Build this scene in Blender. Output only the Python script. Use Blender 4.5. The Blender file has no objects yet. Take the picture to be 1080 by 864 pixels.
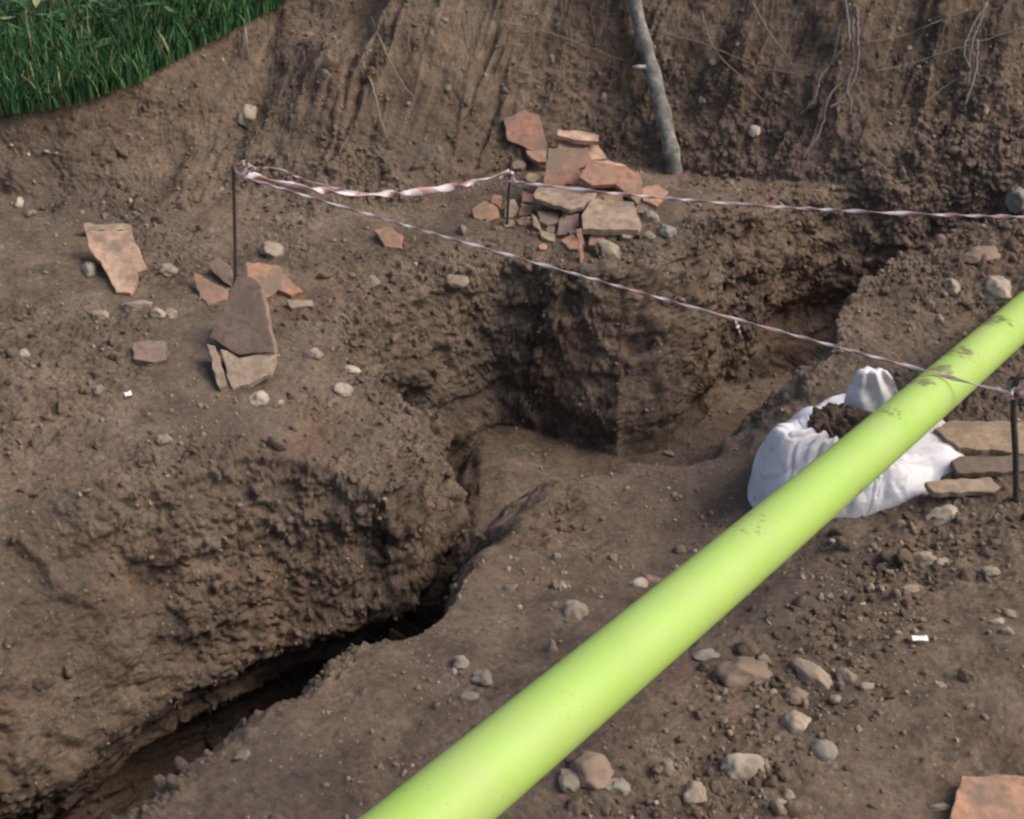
import bpy, bmesh, math, random
import numpy as np
from mathutils import Vector, Matrix
from mathutils.bvhtree import BVHTree

random.seed(7)
rng = np.random.default_rng(11)
R = math.radians
scene = bpy.context.scene
col = scene.collection

# ------------------------------------------------------------------ camera
H = 2.2
PITCH = R(32)
F = 1407.0
CAM = Vector((0, 0, H))
FWD = Vector((0, math.cos(PITCH), -math.sin(PITCH)))
UP = Vector((0, math.sin(PITCH), math.cos(PITCH)))
cd = bpy.data.cameras.new('camera')
cam = bpy.data.objects.new('camera', cd)
col.objects.link(cam)
cam.location = CAM
cam.rotation_euler = (math.pi / 2 - PITCH, 0, 0)
cd.sensor_width = 36
cd.sensor_fit = 'HORIZONTAL'
cd.lens = 36 * F / 1080
cd.clip_start = 0.05
cd.clip_end = 300
scene.camera = cam


def ray(px, py):
    return Vector(((px - 540) / F, 0, 0)) + FWD - UP * ((py - 432) / F)


def at(px, py, z):
    d = ray(px, py)
    t = (z - H) / d.z
    return CAM + d * t


def at_depth(px, py, dep):
    return CAM + ray(px, py) * dep


# ------------------------------------------------------------------ noise
def _hash(ix, iy, iz, seed):
    h = (ix * 374761393 + iy * 668265263 + iz * 2147483647 + seed * 144269504) & 0xFFFFFFFF
    h = ((h ^ (h >> 13)) * 1274126177) & 0xFFFFFFFF
    h = ((h ^ (h >> 15)) * 2246822519) & 0xFFFFFFFF
    return h ^ (h >> 16)


GR = np.array([(1, 1, 0), (-1, 1, 0), (1, -1, 0), (-1, -1, 0), (1, 0, 1), (-1, 0, 1), (1, 0, -1), (-1, 0, -1),
               (0, 1, 1), (0, -1, 1), (0, 1, -1), (0, -1, -1), (1, 1, 0), (-1, 1, 0), (0, -1, 1), (0, -1, -1)], dtype=np.float64)


def noise(x, y, z, seed=0):
    x = np.asarray(x, float); y = np.asarray(y, float); z = np.asarray(z, float)
    x, y, z = np.broadcast_arrays(x, y, z)
    xi = np.floor(x).astype(np.int64); yi = np.floor(y).astype(np.int64); zi = np.floor(z).astype(np.int64)
    fx, fy, fz = x - xi, y - yi, z - zi
    u = fx * fx * fx * (fx * (fx * 6 - 15) + 10)
    v = fy * fy * fy * (fy * (fy * 6 - 15) + 10)
    w = fz * fz * fz * (fz * (fz * 6 - 15) + 10)
    out = 0
    for dx in (0, 1):
        wx = u if dx else 1 - u
        for dy in (0, 1):
            wy = v if dy else 1 - v
            for dz in (0, 1):
                wz = w if dz else 1 - w
                g = GR[_hash(xi + dx, yi + dy, zi + dz, seed) & 15]
                out = out + wx * wy * wz * (g[..., 0] * (fx - dx) + g[..., 1] * (fy - dy) + g[..., 2] * (fz - dz))
    return out


def fbm(x, y, z, oct=4, seed=0, gain=0.5):
    a, s, o = 1.0, 1.0, 0
    for i in range(oct):
        o = o + a * noise(x * s, y * s, z * s, seed + i * 17)
        a *= gain
        s *= 2.03
    return o


def sstep(a, b, x):
    t = np.clip((x - a) / (b - a), 0, 1)
    return t * t * (3 - 2 * t)


# ------------------------------------------------------------------ terrain layout
SACKC = (.86, 3.42)
BASE = [(-150, 1050, 0), (300, 1000, 0), (540, 864, 0), (1080, 864, 0), (300, 780, 0), (400, 720, -.03), (455, 655, -.08),
        (550, 555, -.27), (650, 575, -.26), (740, 560, -.30), (800, 640, -.12), (900, 700, -.05), (1080, 700, 0),
        (620, 700, -.05), (890, 570, -.2), (1000, 565, -.12), (1080, 560, -.07), (1080, 450, -.04), (1080, 380, -.02), (1000, 390, .02),
        (960, 290, .15), (1080, 245, .24), (880, 400, -.03), (1200, 400, 0), (1200, 700, .02), (1250, 240, .25),
        (120, 270, .06), (250, 330, .01), (0, 430, .05), (200, 460, 0), (400, 400, -.08), (340, 350, -.02), (0, 250, .1),
        (0, 560, -.03), (-150, 560, 0), (-150, 300, .08), (500, 265, .02), (640, 255, .04), (750, 230, .06),
        (850, 215, .08), (1000, 190, .14), (600, 200, .05), (300, 250, .04), (440, 260, .03)]
BP = np.array([list(at(a, b, c)) for a, b, c in BASE] + [[-5, 3, .05], [5, 3, .05], [0, -4, 0], [-5, -4, 0], [5, -4, 0],
                                                           [-5, 8, .1], [5, 8, .1]])


def tps(r):
    return np.where(r > 1e-9, r * r * np.log(np.maximum(r, 1e-9)), 0)


_n = len(BP)
_A = tps(np.hypot(BP[:, None, 0] - BP[None, :, 0], BP[:, None, 1] - BP[None, :, 1])) + np.eye(_n) * 0.02
_M = np.zeros((_n + 3, _n + 3))
_M[:_n, :_n] = _A
_M[:_n, _n] = 1; _M[:_n, _n + 1:] = BP[:, :2]
_M[_n, :_n] = 1; _M[_n + 1:, :_n] = BP[:, :2].T
_W = np.linalg.solve(_M, np.concatenate([BP[:, 2], [0, 0, 0]]))


def base_z(x, y):
    xc, yc = np.clip(x, -6, 6), np.clip(y, -5, 9)
    o = _W[_n] + _W[_n + 1] * xc + _W[_n + 2] * yc
    for i in range(_n):
        o = o + _W[i] * tps(np.hypot(xc - BP[i, 0], yc - BP[i, 1]))
    return np.clip(o, -.5, .5)


RIM = [(155, 864, 0), (230, 800, 0), (290, 747, 0), (345, 707, 0), (400, 677, -.03), (455, 648, -.08), (485, 615, -.15),
       (525, 585, -.22), (550, 548, -.29), (600, 530, -.32), (680, 528, -.35), (750, 540, -.35), (800, 520, -.3),
       (838, 470, -.2), (852, 420, -.1), (866, 380, -.03), (885, 335, .05), (920, 300, .1), (960, 272, .15),
       (1020, 248, .2), (1080, 232, .25), (1250, 205, .25),
       (2.7, 5.14), (2.1, 5.12), (1.75, 5.14), (1.4, 5.14), (1.12, 5.08), (.88, 4.86), (.74, 4.62),
       (700, 284, .02), (620, 285, 0), (530, 274, 0), (470, 292, 0), (400, 318, 0), (345, 343, -.02), (350, 372, -.05),
       (398, 392, -.07), (437, 427, -.11), (455, 464, -.15), (443, 500, -.16), (400, 496, -.10), (320, 478, -.05), (200, 492, -.02), (100, 520, -.02), (0, 545, -.03),
       (-120, 610, 0), (-500, 800, 0)]
RIMW = [tuple(at(*p))[:2] if len(p) == 3 else p for p in RIM]
RIMW = [(RIMW[0][0] - 1.3, RIMW[0][1] - 1.15)] + RIMW
FOOT = [(234, 800, -.86), (348, 724, -.80), (440, 660, -.72), (473, 624, -.69), (490, 560, -.66), (-.19, 3.98), (-.38, 3.99), (-.36, 4.10), (476, 490, -.65),
        (-.20, 4.30), (-.05, 4.44), (600, 462, -.65), (655, 480, -.65), (705, 472, -.65), (765, 415, -.66), (828, 393, -.7)]
FW = [tuple(at(*p))[:2] if len(p) == 3 else p for p in FOOT]
FW = [(FW[0][0] - 1.6, FW[0][1] - 1.25), (at(92, 948, -.88).x, at(92, 948, -.88).y)] + FW
FW += [(1.45, 4.99), (1.75, 4.99), (2.1, 4.97), (2.65, 4.98), (2.6, 4.72), (2.1, 4.56), (1.7, 4.47), (1.4, 4.36), (1.2, 4.2), (1.08, 4.15)]
for p in [(740, 476, -.6), (650, 500, -.58), (575, 512, -.58), (540, 540, -.6), (510, 575, -.62), (478, 600, -.66)]:
    FW.append(tuple(at(*p))[:2])
# near side foot of the narrow trench, a little inside the near rim
for i_, p in zip(range(6, 0, -1), RIMW[6:0:-1]):
    k_ = (6 - i_) / 5
    k_ = min(1, k_ * 1.6)
    FW.append((p[0] - .06 - .22 * k_, p[1] + .14 + .30 * k_))


def seg_dist(x, y, poly, closed=True):
    d = np.full(x.shape, 1e9)
    inside = np.zeros(x.shape, bool)
    n = len(poly)
    for i in range(n if closed else n - 1):
        ax, ay = poly[i]; bx, by = poly[(i + 1) % n]
        ex, ey = bx - ax, by - ay
        t = np.clip(((x - ax) * ex + (y - ay) * ey) / (ex * ex + ey * ey + 1e-12), 0, 1)
        d = np.minimum(d, np.hypot(x - ax - t * ex, y - ay - t * ey))
        if ay != by:
            c = ((ay > y) != (by > y)) & (x < ex * (y - ay) / ey + ax)
            inside ^= c
    return d, inside


# bank foot / crest as functions of x
bf = [at(-150, 245, .08), at(0, 238, .08), at(100, 228, .06), at(200, 228, .05), at(330, 225, .05), at(440, 212, .05),
      at(520, 182, .05), at(620, 168, .06), at(720, 170, .07), at(820, 185, .08), at(920, 188, .12), at(1080, 170, .18), at(1250, 160, .25)]
bc = [at(-200, 112, .42), at(-60, 108, .42), at(20, 108, .42), at(80, 100, .42), at(150, 76, .44), at(230, 32, .5), at(292, 0, .56)]
bfx = [-6] + [p.x for p in bf] + [6]; bfy = [bf[0].y] + [p.y for p in bf] + [bf[-1].y]
bcx = [-6] + [p.x for p in bc] + [-.55, 0.2, 2.6, 6]
bcy = [bc[0].y] + [p.y for p in bc] + [6.35, 6.4, 6.3, 6.3]
bcz = [.5] + [p.z for p in bc] + [.85, 1.25, 1.45, 1.4]


def terrain_z(x, y, z0=0.0):
    # wobble the plan a little so that edges are ragged
    wx = x + .045 * noise(x * 3.5, y * 3.5, z0 * 2, 3) + .010 * noise(x * 10, y * 10, 1.5, 4)
    wy = y + .045 * noise(x * 3.5, y * 3.5, z0 * 2 + 7, 5) + .010 * noise(x * 10, y * 10, 9.5, 6)
    b = base_z(x, y)
    b = b + .022 * fbm(x * 1.9, y * 1.9, 0, 3, 21)
    # spoil mound behind the photographer, where the pipe end rests
    b = b + .62 * np.exp(-(((x + .72) / .34) ** 2 + ((y - .55) / .34) ** 2) ** 1.5)
    # raised spoil ridge on the right
    b = b + .0 * np.exp(-(((x - 1.75) / .3) ** 2 + ((y - 4.0) / .25) ** 2))
    # tile pile stands on a low mound
    b = b + .09 * np.exp(-(((x - .36) / .26) ** 2 + ((y - 5.0) / .24) ** 2))
    # bank
    yf = np.interp(x, bfx, bfy) + .07 * noise(x * 2.2, 0 * x, 0, 31)
    yc = np.interp(x, bcx, bcy) + .06 * noise(x * 2.6, 0 * x, 4, 32) + .045 * noise(x * 8, 0 * x, 4, 33)
    zc = np.interp(x, bcx, bcz)
    t = np.clip((y - yf) / np.maximum(yc - yf, .1), 0, 1)
    prof = np.where(t < .5, t, t) + .10 * np.sin(math.pi * t)
    lb = sstep(-.7, -1.2, x)
    prof = prof * (1 - lb) + lb * (.30 * t + .70 * sstep(.50, .92, t + .10 * noise(x * 4, y * 4, 0, 52)))
    prof = np.clip(prof, 0, 1)
    bankmask = sstep(0, .12, t)
    zb = b + (zc - b) * prof
    # digger-tooth grooves running down the face
    u = x - .42 * zb
    gro = (noise(u * 5.0, zb * 1.0, 0, 41) * .10 - np.abs(noise(u * 3.6, zb * .9, 5, 49)) * .14) * sstep(0, .35, t) + (.4 + 1.2 * sstep(-.2, .3, noise(x * 2.2, zb * 2, 9, 47))) * (np.abs(noise(u * 11 + .6 * noise(x * 3, zb * 3, 0, 48), zb * 2.2, 3, 42)) * -.085 + noise(u * 27, zb * 5, 3, 43) * .018)
    zb = zb + gro * bankmask * sstep(1.0, .8, t) * (.30 + .70 * sstep(-1.15, -.55, x))
    zb = zb + .10 * noise(x * 1.5, y * 1.5, 3, 44) * sstep(0, .4, t) * sstep(1.05, .75, t)
    zb = zb - .11 * np.exp(-((t - .84) / .10) ** 2) * sstep(-.3, -1.0, x) * (.6 + .8 * noise(x * 3, 0 * x, 2, 50))
    # far field beyond the crest: gentle ground
    zb = zb + sstep(1, 1.001, t) * .03 * noise(x * 1.2, y * 1.2, 0, 45)
    # trench
    dR, inR = seg_dist(wx, wy, RIMW)
    dF, inF = seg_dist(wx, wy, FW)
    tt = np.where(inF, 0, np.where(inR, dF / (dF + dR + 1e-9), 1))
    fz = -.66 - .75 * sstep(-.10, -.55, x) - .10 * sstep(1.0, 1.5, x) + .02 * fbm(x * 3, y * 3, 0, 3, 51)
    pw = 1.55 + .3 * sstep(-.15, -.5, x) * sstep(4.0, 3.5, y)
    pr = 1 - (1 - tt) ** pw
    gentle = sstep(.06, .22, x) * sstep(4.3, 3.9, y)
    pr = pr * (1 - gentle) + gentle * sstep(0, 1, tt)
    z = np.where(tt < 1, fz + (zb - fz) * pr, zb)
    wall = sstep(0.0, .12, tt) * sstep(1.0, .9, tt)
    # shoulder rounding outside the rim of the left block
    left = sstep(-.15, -.45, x) * sstep(3.0, 2.7, y - .0 * x) * 0
    sh = np.exp(-(dR / .10)) * (~inR)
    return z, tt, wall, bankmask, dR, inR, t


def axis(lo, hi, step, far_lo, far_hi):
    core = list(np.arange(lo, hi, step))
    a = []; s = step; v = lo
    while v > far_lo:
        s *= 1.22; v -= s; a.append(v)
    c = []; s = step; v = core[-1]
    while v < far_hi:
        s *= 1.22; v += s; c.append(v)
    return np.array(a[::-1] + core + c)


STEP = .0052
X0, X1, Y0, Y1 = -2.45, 2.55, 1.35, 6.9


def far_axis(v, step, far):
    o = []; sgn = 1 if far > v else -1
    while (far - v) * sgn > 0:
        step *= 1.22; v += sgn * step; o.append(v)
    return o


def boxblur(a, r, ax):
    for _ in range(2):
        p = np.concatenate([np.repeat(a.take([0], ax), r, ax), a, np.repeat(a.take([-1], ax), r, ax)], ax)
        c = np.cumsum(np.concatenate([np.zeros_like(p.take([0], ax)), p], ax), ax)
        n = a.shape[ax]
        hi = c.take(range(2 * r + 1, 2 * r + 1 + n), ax); lo = c.take(range(0, n), ax)
        a = (hi - lo) / (2 * r + 1)
    return a


# the sheet is one grid whose rows and columns crowd together on the steep faces
NXF, NYF = 1010, 1260
NCX, NCY = 340, 380
xc_, yc_ = np.linspace(X0, X1, NCX), np.linspace(Y0, Y1, NCY)
XC, YC = np.meshgrid(xc_, yc_)
ZC = terrain_z(XC, YC)[0]
wx_ = np.sqrt(1 + np.gradient(ZC, xc_, axis=1) ** 2)
wx_ = boxblur(boxblur(np.minimum(wx_, 5), 6, 0), 1, 1)
cs = np.cumsum(wx_, 1); cs = (cs - cs[:, :1]) / (cs[:, -1:] - cs[:, :1])
tx = np.linspace(0, 1, NXF)
XW = np.stack([np.interp(tx, cs[i], xc_) for i in range(NCY)])          # NCY x NXF
YW = np.repeat(yc_[:, None], NXF, 1)
ZW = terrain_z(XW, YW)[0]
wy_ = np.sqrt(1 + (np.gradient(ZW, yc_, axis=0)) ** 2)
wy_ = boxblur(boxblur(np.minimum(wy_, 6), 12, 1), 1, 0)
cs = np.cumsum(wy_, 0); cs = (cs - cs[:1]) / (cs[-1:] - cs[:1])
ty = np.linspace(0, 1, NYF)
YF = np.stack([np.interp(ty, cs[:, j], yc_) for j in range(NXF)], 1)
XF = np.stack([np.interp(YF[:, j], yc_, XW[:, j]) for j in range(NXF)], 1)
s0 = .006
xl, xr = far_axis(X0, s0, -60)[::-1], far_axis(X1, s0, 60)
yl, yr = far_axis(Y0, s0, -40)[::-1], far_axis(Y1, s0, 120)
XF = np.concatenate([np.repeat(np.array(xl)[None], NYF, 0), XF, np.repeat(np.array(xr)[None], NYF, 0)], 1)
YF = np.concatenate([np.repeat(YF[:, :1], len(xl), 1), YF, np.repeat(YF[:, -1:], len(xr), 1)], 1)
ncol = XF.shape[1]
X = np.concatenate([np.repeat(XF[:1], len(yl), 0), XF, np.repeat(XF[-1:], len(yr), 0)], 0)
Y = np.concatenate([np.repeat(np.array(yl)[:, None], ncol, 1), YF, np.repeat(np.array(yr)[:, None], ncol, 1)], 0)
Z, TT, WALL, BANK, DR, INR, BT = terrain_z(X, Y)
def normals(X, Y, Z):
    Pu = np.stack([np.gradient(a, axis=1) for a in (X, Y, Z)], -1)
    Pv = np.stack([np.gradient(a, axis=0) for a in (X, Y, Z)], -1)
    n = np.cross(Pu, Pv)
    return n / np.linalg.norm(n, axis=-1, keepdims=True)
NN = normals(X, Y, Z)
for ax_ in (0, 1):
    NN = boxblur(NN, 2, ax_)
NN /= np.linalg.norm(NN, axis=-1, keepdims=True)
NX, NY, NZ = NN[..., 0], NN[..., 1], NN[..., 2]
slope_ = np.sqrt(np.maximum(1 / np.maximum(NZ, .05) ** 2 - 1, 0))
steep = sstep(.25, 1.2, slope_)
fgm = (~INR) & (Y < 2.05 + 1.25 * (X + .75) + .6 * sstep(-.1, .1, X)) & (Y < 3.75)
cloddy = np.clip(.22 + .85 * sstep(-.12, .30, fbm(X * 1.7, Y * 1.7, Z, 3, 61)), 0, 1)
cloddy = np.clip(cloddy + .5 * steep + .6 * sstep(1.15, 1.5, X) * sstep(3.3, 3.7, Y) * sstep(5, 4.6, Y) + .35 * sstep(.2, .03, DR) * (~fgm), 0, 1.3)
smooth_fg = sstep(3.3, 2.6, Y) * (~INR)
# trodden path of the foreground is smoother, rubble strip under the pipe is rougher
strip = np.exp(-((X - (.02 + .68 * (Y - 1.7)) - .22) / .20) ** 2) * sstep(3.4, 2.9, Y) * (~INR)
cloddy = cloddy * (1 - .6 * smooth_fg) + .55 * strip
cloddy = cloddy * (1 - .5 * BANK * sstep(.15, .4, BT))
floor = (TT < .08)
cloddy = cloddy * (1 - .9 * np.exp(-((X - SACKC[0]) ** 2 + (Y - SACKC[1]) ** 2) / .30 ** 2))
cloddy = np.where(floor, cloddy * .45, cloddy)
cloddy = cloddy * (1 - .6 * (INR & (X > -.15) & (X < .8) & (Y < 4.15)))
cloddy = cloddy + .35 * BANK * sstep(-.9, -1.2, X)
D = .016 * fbm(X * 7, Y * 7, Z * 7, 2, 71)
bil = np.abs(noise(X * 15, Y * 15, Z * 15, 72)) - .25
bil2 = np.abs(noise(X * 33, Y * 33, Z * 33, 73)) - .25
bil3 = np.abs(noise(X * 70, Y * 70, Z * 70, 74)) - .25
D = D + cloddy * (.020 * bil + .017 * bil2 + .012 * bil3)
D = D + .0025 * noise(X * 90, Y * 90, Z * 90, 75)
# steep faces: small ledges, undercuts and fallen pockets
wl = steep * (1 - BANK)
D = D - .10 * sstep(-.30, -.50, Z) * sstep(.95, 1.15, X) * sstep(4.6, 4.7, Y) * (TT > .02) * (NY < 0)
D = D + steep * (.028 * fbm(X * 3.3, Y * 3.3, Z * 5, 3, 76)) + wl * (.022 * (np.abs(noise(X * 7, Y * 7, Z * 9, 78)) - .2) - .022 * sstep(.12, .4, noise(X * 6, Y * 6, Z * 9, 77)))
fine = ((X > -2.5) & (X < 2.6) & (Y > 1.3) & (Y < 6.95))
D = D - (.16 * sstep(-.62, -.82, Z) + .26 * sstep(-.80, -1.10, Z)) * sstep(.05, -.25, X) * (TT > .02) * sstep(.9, 1.4, slope_) * (NY < 0)
D = np.where(fine, D, 0)
D = D * np.where(BT >= 1, .4, 1)
PX, PY, PZ = X + D * NX, Y + D * NY, Z + D * NZ

nyv, nxv = X.shape
verts = np.stack([PX, PY, PZ], -1).reshape(-1, 3).astype(np.float32)
idx = np.arange(nyv * nxv).reshape(nyv, nxv)
quads = np.stack([idx[:-1, :-1], idx[:-1, 1:], idx[1:, 1:], idx[1:, :-1]], -1).reshape(-1, 4)
me = bpy.data.meshes.new('ground')
me.vertices.add(len(verts)); me.vertices.foreach_set('co', verts.ravel())
me.loops.add(quads.size); me.loops.foreach_set('vertex_index', quads.ravel().astype(np.int32))
me.polygons.add(len(quads))
me.polygons.foreach_set('loop_start', np.arange(0, quads.size, 4, dtype=np.int32))
me.polygons.foreach_set('loop_total', np.full(len(quads), 4, dtype=np.int32))
me.update(calc_edges=True)
me.polygons.foreach_set('use_smooth', np.ones(len(quads), bool))
ground = bpy.data.objects.new('ground', me)
col.objects.link(ground)
ground['kind'] = 'structure'

# BVH on a decimated copy of the fine part for placing things
sx = slice(None, None, 2)
vx = np.stack([PX[sx, sx], PY[sx, sx], PZ[sx, sx]], -1)
h2, w2 = vx.shape[:2]
id2 = np.arange(h2 * w2).reshape(h2, w2)
q2 = np.stack([id2[:-1, :-1], id2[:-1, 1:], id2[1:, 1:], id2[1:, :-1]], -1).reshape(-1, 4)
BVH = BVHTree.FromPolygons([tuple(v) for v in vx.reshape(-1, 3).tolist()], [tuple(q) for q in q2.tolist()])


def hit(px, py):
    d = ray(px, py).normalized()
    loc, nor, i, dist = BVH.ray_cast(CAM, d)
    if loc is None:
        loc = at(px, py, 0); nor = Vector((0, 0, 1))
    if nor.z < 0:
        nor = -nor
    return loc, nor


def ground_at(x, y):
    loc, nor, i, dist = BVH.ray_cast(Vector((x, y, 8)), Vector((0, 0, -1)))
    if loc is None:
        return Vector((x, y, 0)), Vector((0, 0, 1))
    return loc, (nor if nor.z > 0 else -nor)


def depth_of(p):
    return (p - CAM).dot(FWD)


# ------------------------------------------------------------------ materials
def new_mat(name):
    m = bpy.data.materials.new(name)
    m.use_nodes = True
    nt = m.node_tree
    nt.nodes.clear()
    out = nt.nodes.new('ShaderNodeOutputMaterial')
    b = nt.nodes.new('ShaderNodeBsdfPrincipled')
    nt.links.new(b.outputs[0], out.inputs[0])
    return m, nt, b


def nd(nt, t, **kw):
    n = nt.nodes.new(t)
    for k, v in kw.items():
        if k in n.inputs:
            n.inputs[k].default_value = v
        else:
            setattr(n, k, v)
    return n


def ramp(nt, src, stops):
    r = nt.nodes.new('ShaderNodeValToRGB')
    e = r.color_ramp.elements
    while len(e) > len(stops):
        e.remove(e[-1])
    while len(e) < len(stops):
        e.new(.5)
    for i, (p, c) in enumerate(stops):
        e[i].position = p
        e[i].color = (c[0], c[1], c[2], 1) if not isinstance(c, (int, float)) else (c, c, c, 1)
    nt.links.new(src, r.inputs[0])
    return r.outputs[0]


def mix(nt, f, a, b, mode='MIX'):
    m = nt.nodes.new('ShaderNodeMix')
    m.data_type = 'RGBA'; m.blend_type = mode
    for s, v in ((0, f), (6, a), (7, b)):
        if isinstance(v, bpy.types.NodeSocket):
            nt.links.new(v, m.inputs[s])
        else:
            m.inputs[s].default_value = v if s == 0 else (v[0], v[1], v[2], 1)
    return m.outputs[2]


def tex(nt, co, scale, detail=4, rough=.55, kind='noise', **kw):
    if kind == 'noise':
        n = nd(nt, 'ShaderNodeTexNoise', Scale=scale, Detail=detail, Roughness=rough)
        o = n.outputs['Fac']
    else:
        n = nd(nt, 'ShaderNodeTexVoronoi', Scale=scale, **kw)
        o = n.outputs['Distance']
    if co is not None:
        nt.links.new(co, n.inputs['Vector'])
    return o, n


def bump(nt, b, parts):
    prev = None
    for h, dist, st in parts:
        bm_ = nd(nt, 'ShaderNodeBump', Strength=st, Distance=dist)
        nt.links.new(h, bm_.inputs['Height'])
        if prev:
            nt.links.new(prev, bm_.inputs['Normal'])
        prev = bm_.outputs[0]
    nt.links.new(prev, b.inputs['Normal'])


def soil_material():
    m, nt, b = new_mat('soil')
    geo = nt.nodes.new('ShaderNodeNewGeometry')
    pos = geo.outputs['Position']
    n1, _ = tex(nt, pos, 1.1, 4)
    n2, _ = tex(nt, pos, 7, 6, .65)
    n3, _ = tex(nt, pos, 45, 4, .7)
    c1 = ramp(nt, n1, [(.36, (.150, .116, .092)), (.5, (.195, .150, .117)), (.64, (.235, .178, .136))])
    c2 = ramp(nt, n2, [(.34, (.100, .075, .058)), (.50, (.195, .149, .115)), (.68, (.31, .243, .19))])
    c = mix(nt, .55, c1, c2)
    g = ramp(nt, n3, [(.3, .62), (.5, 1.0), (.75, 1.35)])
    c = mix(nt, 1.0, c, g, 'MULTIPLY')
    # tint patches: reddish and grey earth
    t1, _ = tex(nt, pos, 2.3, 3)
    c = mix(nt, ramp(nt, t1, [(.52, 0.0), (.68, .45)]), c, (.22, .135, .092))
    t2n = nd(nt, 'ShaderNodeTexNoise', Scale=1.7, Detail=3)
    t2n.noise_dimensions = '4D'
    t2n.inputs['W'].default_value = 4.0
    nt.links.new(pos, t2n.inputs['Vector'])
    c = mix(nt, ramp(nt, t2n.outputs['Fac'], [(.52, 0.0), (.7, .6)]), c, (.105, .088, .076))
    c = mix(nt, 1.0, c, (1.04, .985, .915), 'MULTIPLY')
    # straw coloured streaks down the bank
    sx_ = nt.nodes.new('ShaderNodeSeparateXYZ'); nt.links.new(pos, sx_.inputs[0])
    uu = nt.nodes.new('ShaderNodeMath'); uu.operation = 'MULTIPLY_ADD'; uu.inputs[1].default_value = -.42
    nt.links.new(sx_.outputs[2], uu.inputs[0]); nt.links.new(sx_.outputs[0], uu.inputs[2])
    um = nt.nodes.new('ShaderNodeMath'); um.operation = 'MULTIPLY'; um.inputs[1].default_value = 26
    nt.links.new(uu.outputs[0], um.inputs[0])
    zm_ = nt.nodes.new('ShaderNodeMath'); zm_.operation = 'MULTIPLY'; zm_.inputs[1].default_value = 3
    nt.links.new(sx_.outputs[2], zm_.inputs[0])
    cb_ = nt.nodes.new('ShaderNodeCombineXYZ'); nt.links.new(um.outputs[0], cb_.inputs[0]); nt.links.new(zm_.outputs[0], cb_.inputs[1])
    st_, _ = tex(nt, cb_.outputs[0], 1.0, 4, .6)
    hm = nd(nt, 'ShaderNodeMapRange'); hm.inputs[1].default_value = .14; hm.inputs[2].default_value = .40
    nt.links.new(sx_.outputs[2], hm.inputs[0])
    stf = mix(nt, 1.0, ramp(nt, st_, [(.50, 0.0), (.68, .65)]), hm.outputs[0], 'MULTIPLY')
    dk = mix(nt, hm.outputs[0], (1, 1, 1), (.84, .82, .80))
    c = mix(nt, 1.0, c, dk, 'MULTIPLY')
    c = mix(nt, stf, c, (.30, .225, .155))
    # pale grit
    v, vn = tex(nt, pos, 75, kind='v', Randomness=1.0)
    wn = nt.nodes.new('ShaderNodeTexWhiteNoise')
    nt.links.new(vn.outputs['Position'], wn.inputs['Vector'])
    sel = ramp(nt, wn.outputs['Value'], [(.90, 0.0), (.93, 1.0)])
    dot = ramp(nt, v, [(.26, 1.0), (.36, 0.0)])
    grit = mix(nt, 1.0, sel, dot, 'MULTIPLY')
    c = mix(nt, mix(nt, 1.0, grit, (.8, .8, .8), 'MULTIPLY'), c, (.34, .28, .22))
    nt.links.new(c, b.inputs['Base Color'])
    b.inputs['Roughness'].default_value = .93
    b.inputs['Specular IOR Level'].default_value = .2
    f1, _ = tex(nt, pos, 60, 8, .75)
    f2, _ = tex(nt, pos, 190, 4, .7)
    f3, _ = tex(nt, pos, 28, 5, .7)
    bump(nt, b, [(f3, .02, .8), (f1, .018, 1.0), (f2, .004, .8), (grit, .004, .6)])
    return m


def speck_material(name, cols, rough=.9, bscale=60, bdist=.004, island=False, vscale=1.0, mott=18):
    """mineral / ceramic / wood-like surface with mottled colour; per object or per island variation"""
    m, nt, b = new_mat(name)
    tc = nt.nodes.new('ShaderNodeTexCoord')
    geo = nt.nodes.new('ShaderNodeNewGeometry')
    pos = geo.outputs['Position']
    if island:
        rnd = geo.outputs['Random Per Island']
    else:
        rnd = nt.nodes.new('ShaderNodeObjectInfo').outputs['Random']
    k = len(cols)
    base = ramp(nt, rnd, [((i + .5) / k, c) for i, c in enumerate(cols)])
    n1, _ = tex(nt, pos, mott, 5, .65)
    base = mix(nt, 1.0, base, ramp(nt, n1, [(.3, .62), (.5, 1.0), (.72, 1.3)]), 'MULTIPLY')
    n2, _ = tex(nt, pos, 9, 4, .6)
    base = mix(nt, ramp(nt, n2, [(.46, 0.0), (.64, .85)]), base, (.17, .128, .096))   # clinging earth
    nt.links.new(base, b.inputs['Base Color'])
    b.inputs['Roughness'].default_value = rough
    b.inputs['Specular IOR Level'].default_value = .25
    f, _ = tex(nt, pos, bscale, 6, .7)
    bump(nt, b, [(f, bdist, .8)])
    return m


M = {}
M['soil'] = soil_material()
M['gravel'] = speck_material('gravel', [(.19, .14, .10), (.22, .165, .12), (.17, .125, .09), (.21, .155, .115), (.27, .21, .155), (.18, .135, .10), (.23, .175, .13), (.36, .29, .215)], island=True)
M['clod'] = speck_material('clod', [(.16, .122, .095), (.125, .095, .074), (.19, .145, .112), (.145, .11, .085)], island=True, bdist=.006)
M['stone_tan'] = speck_material('stone_tan', [(.30, .235, .17), (.34, .27, .20), (.27, .21, .155)])
M['stone_pale'] = speck_material('stone_pale', [(.37, .305, .23), (.41, .34, .26)])
M['stone_grey'] = speck_material('stone_grey', [(.235, .20, .16), (.26, .225, .18)])
M['stone_brown'] = speck_material('stone_brown', [(.20, .145, .105), (.24, .17, .12)])
M['tile_pale'] = speck_material('tile_pale', [(.44, .285, .195)], mott=25)
M['tile_orange'] = speck_material('tile_orange', [(.35, .185, .115), (.38, .21, .135)], mott=30)
M['tile_red'] = speck_material('tile_red', [(.27, .145, .100), (.29, .165, .115)], mott=30)
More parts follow.
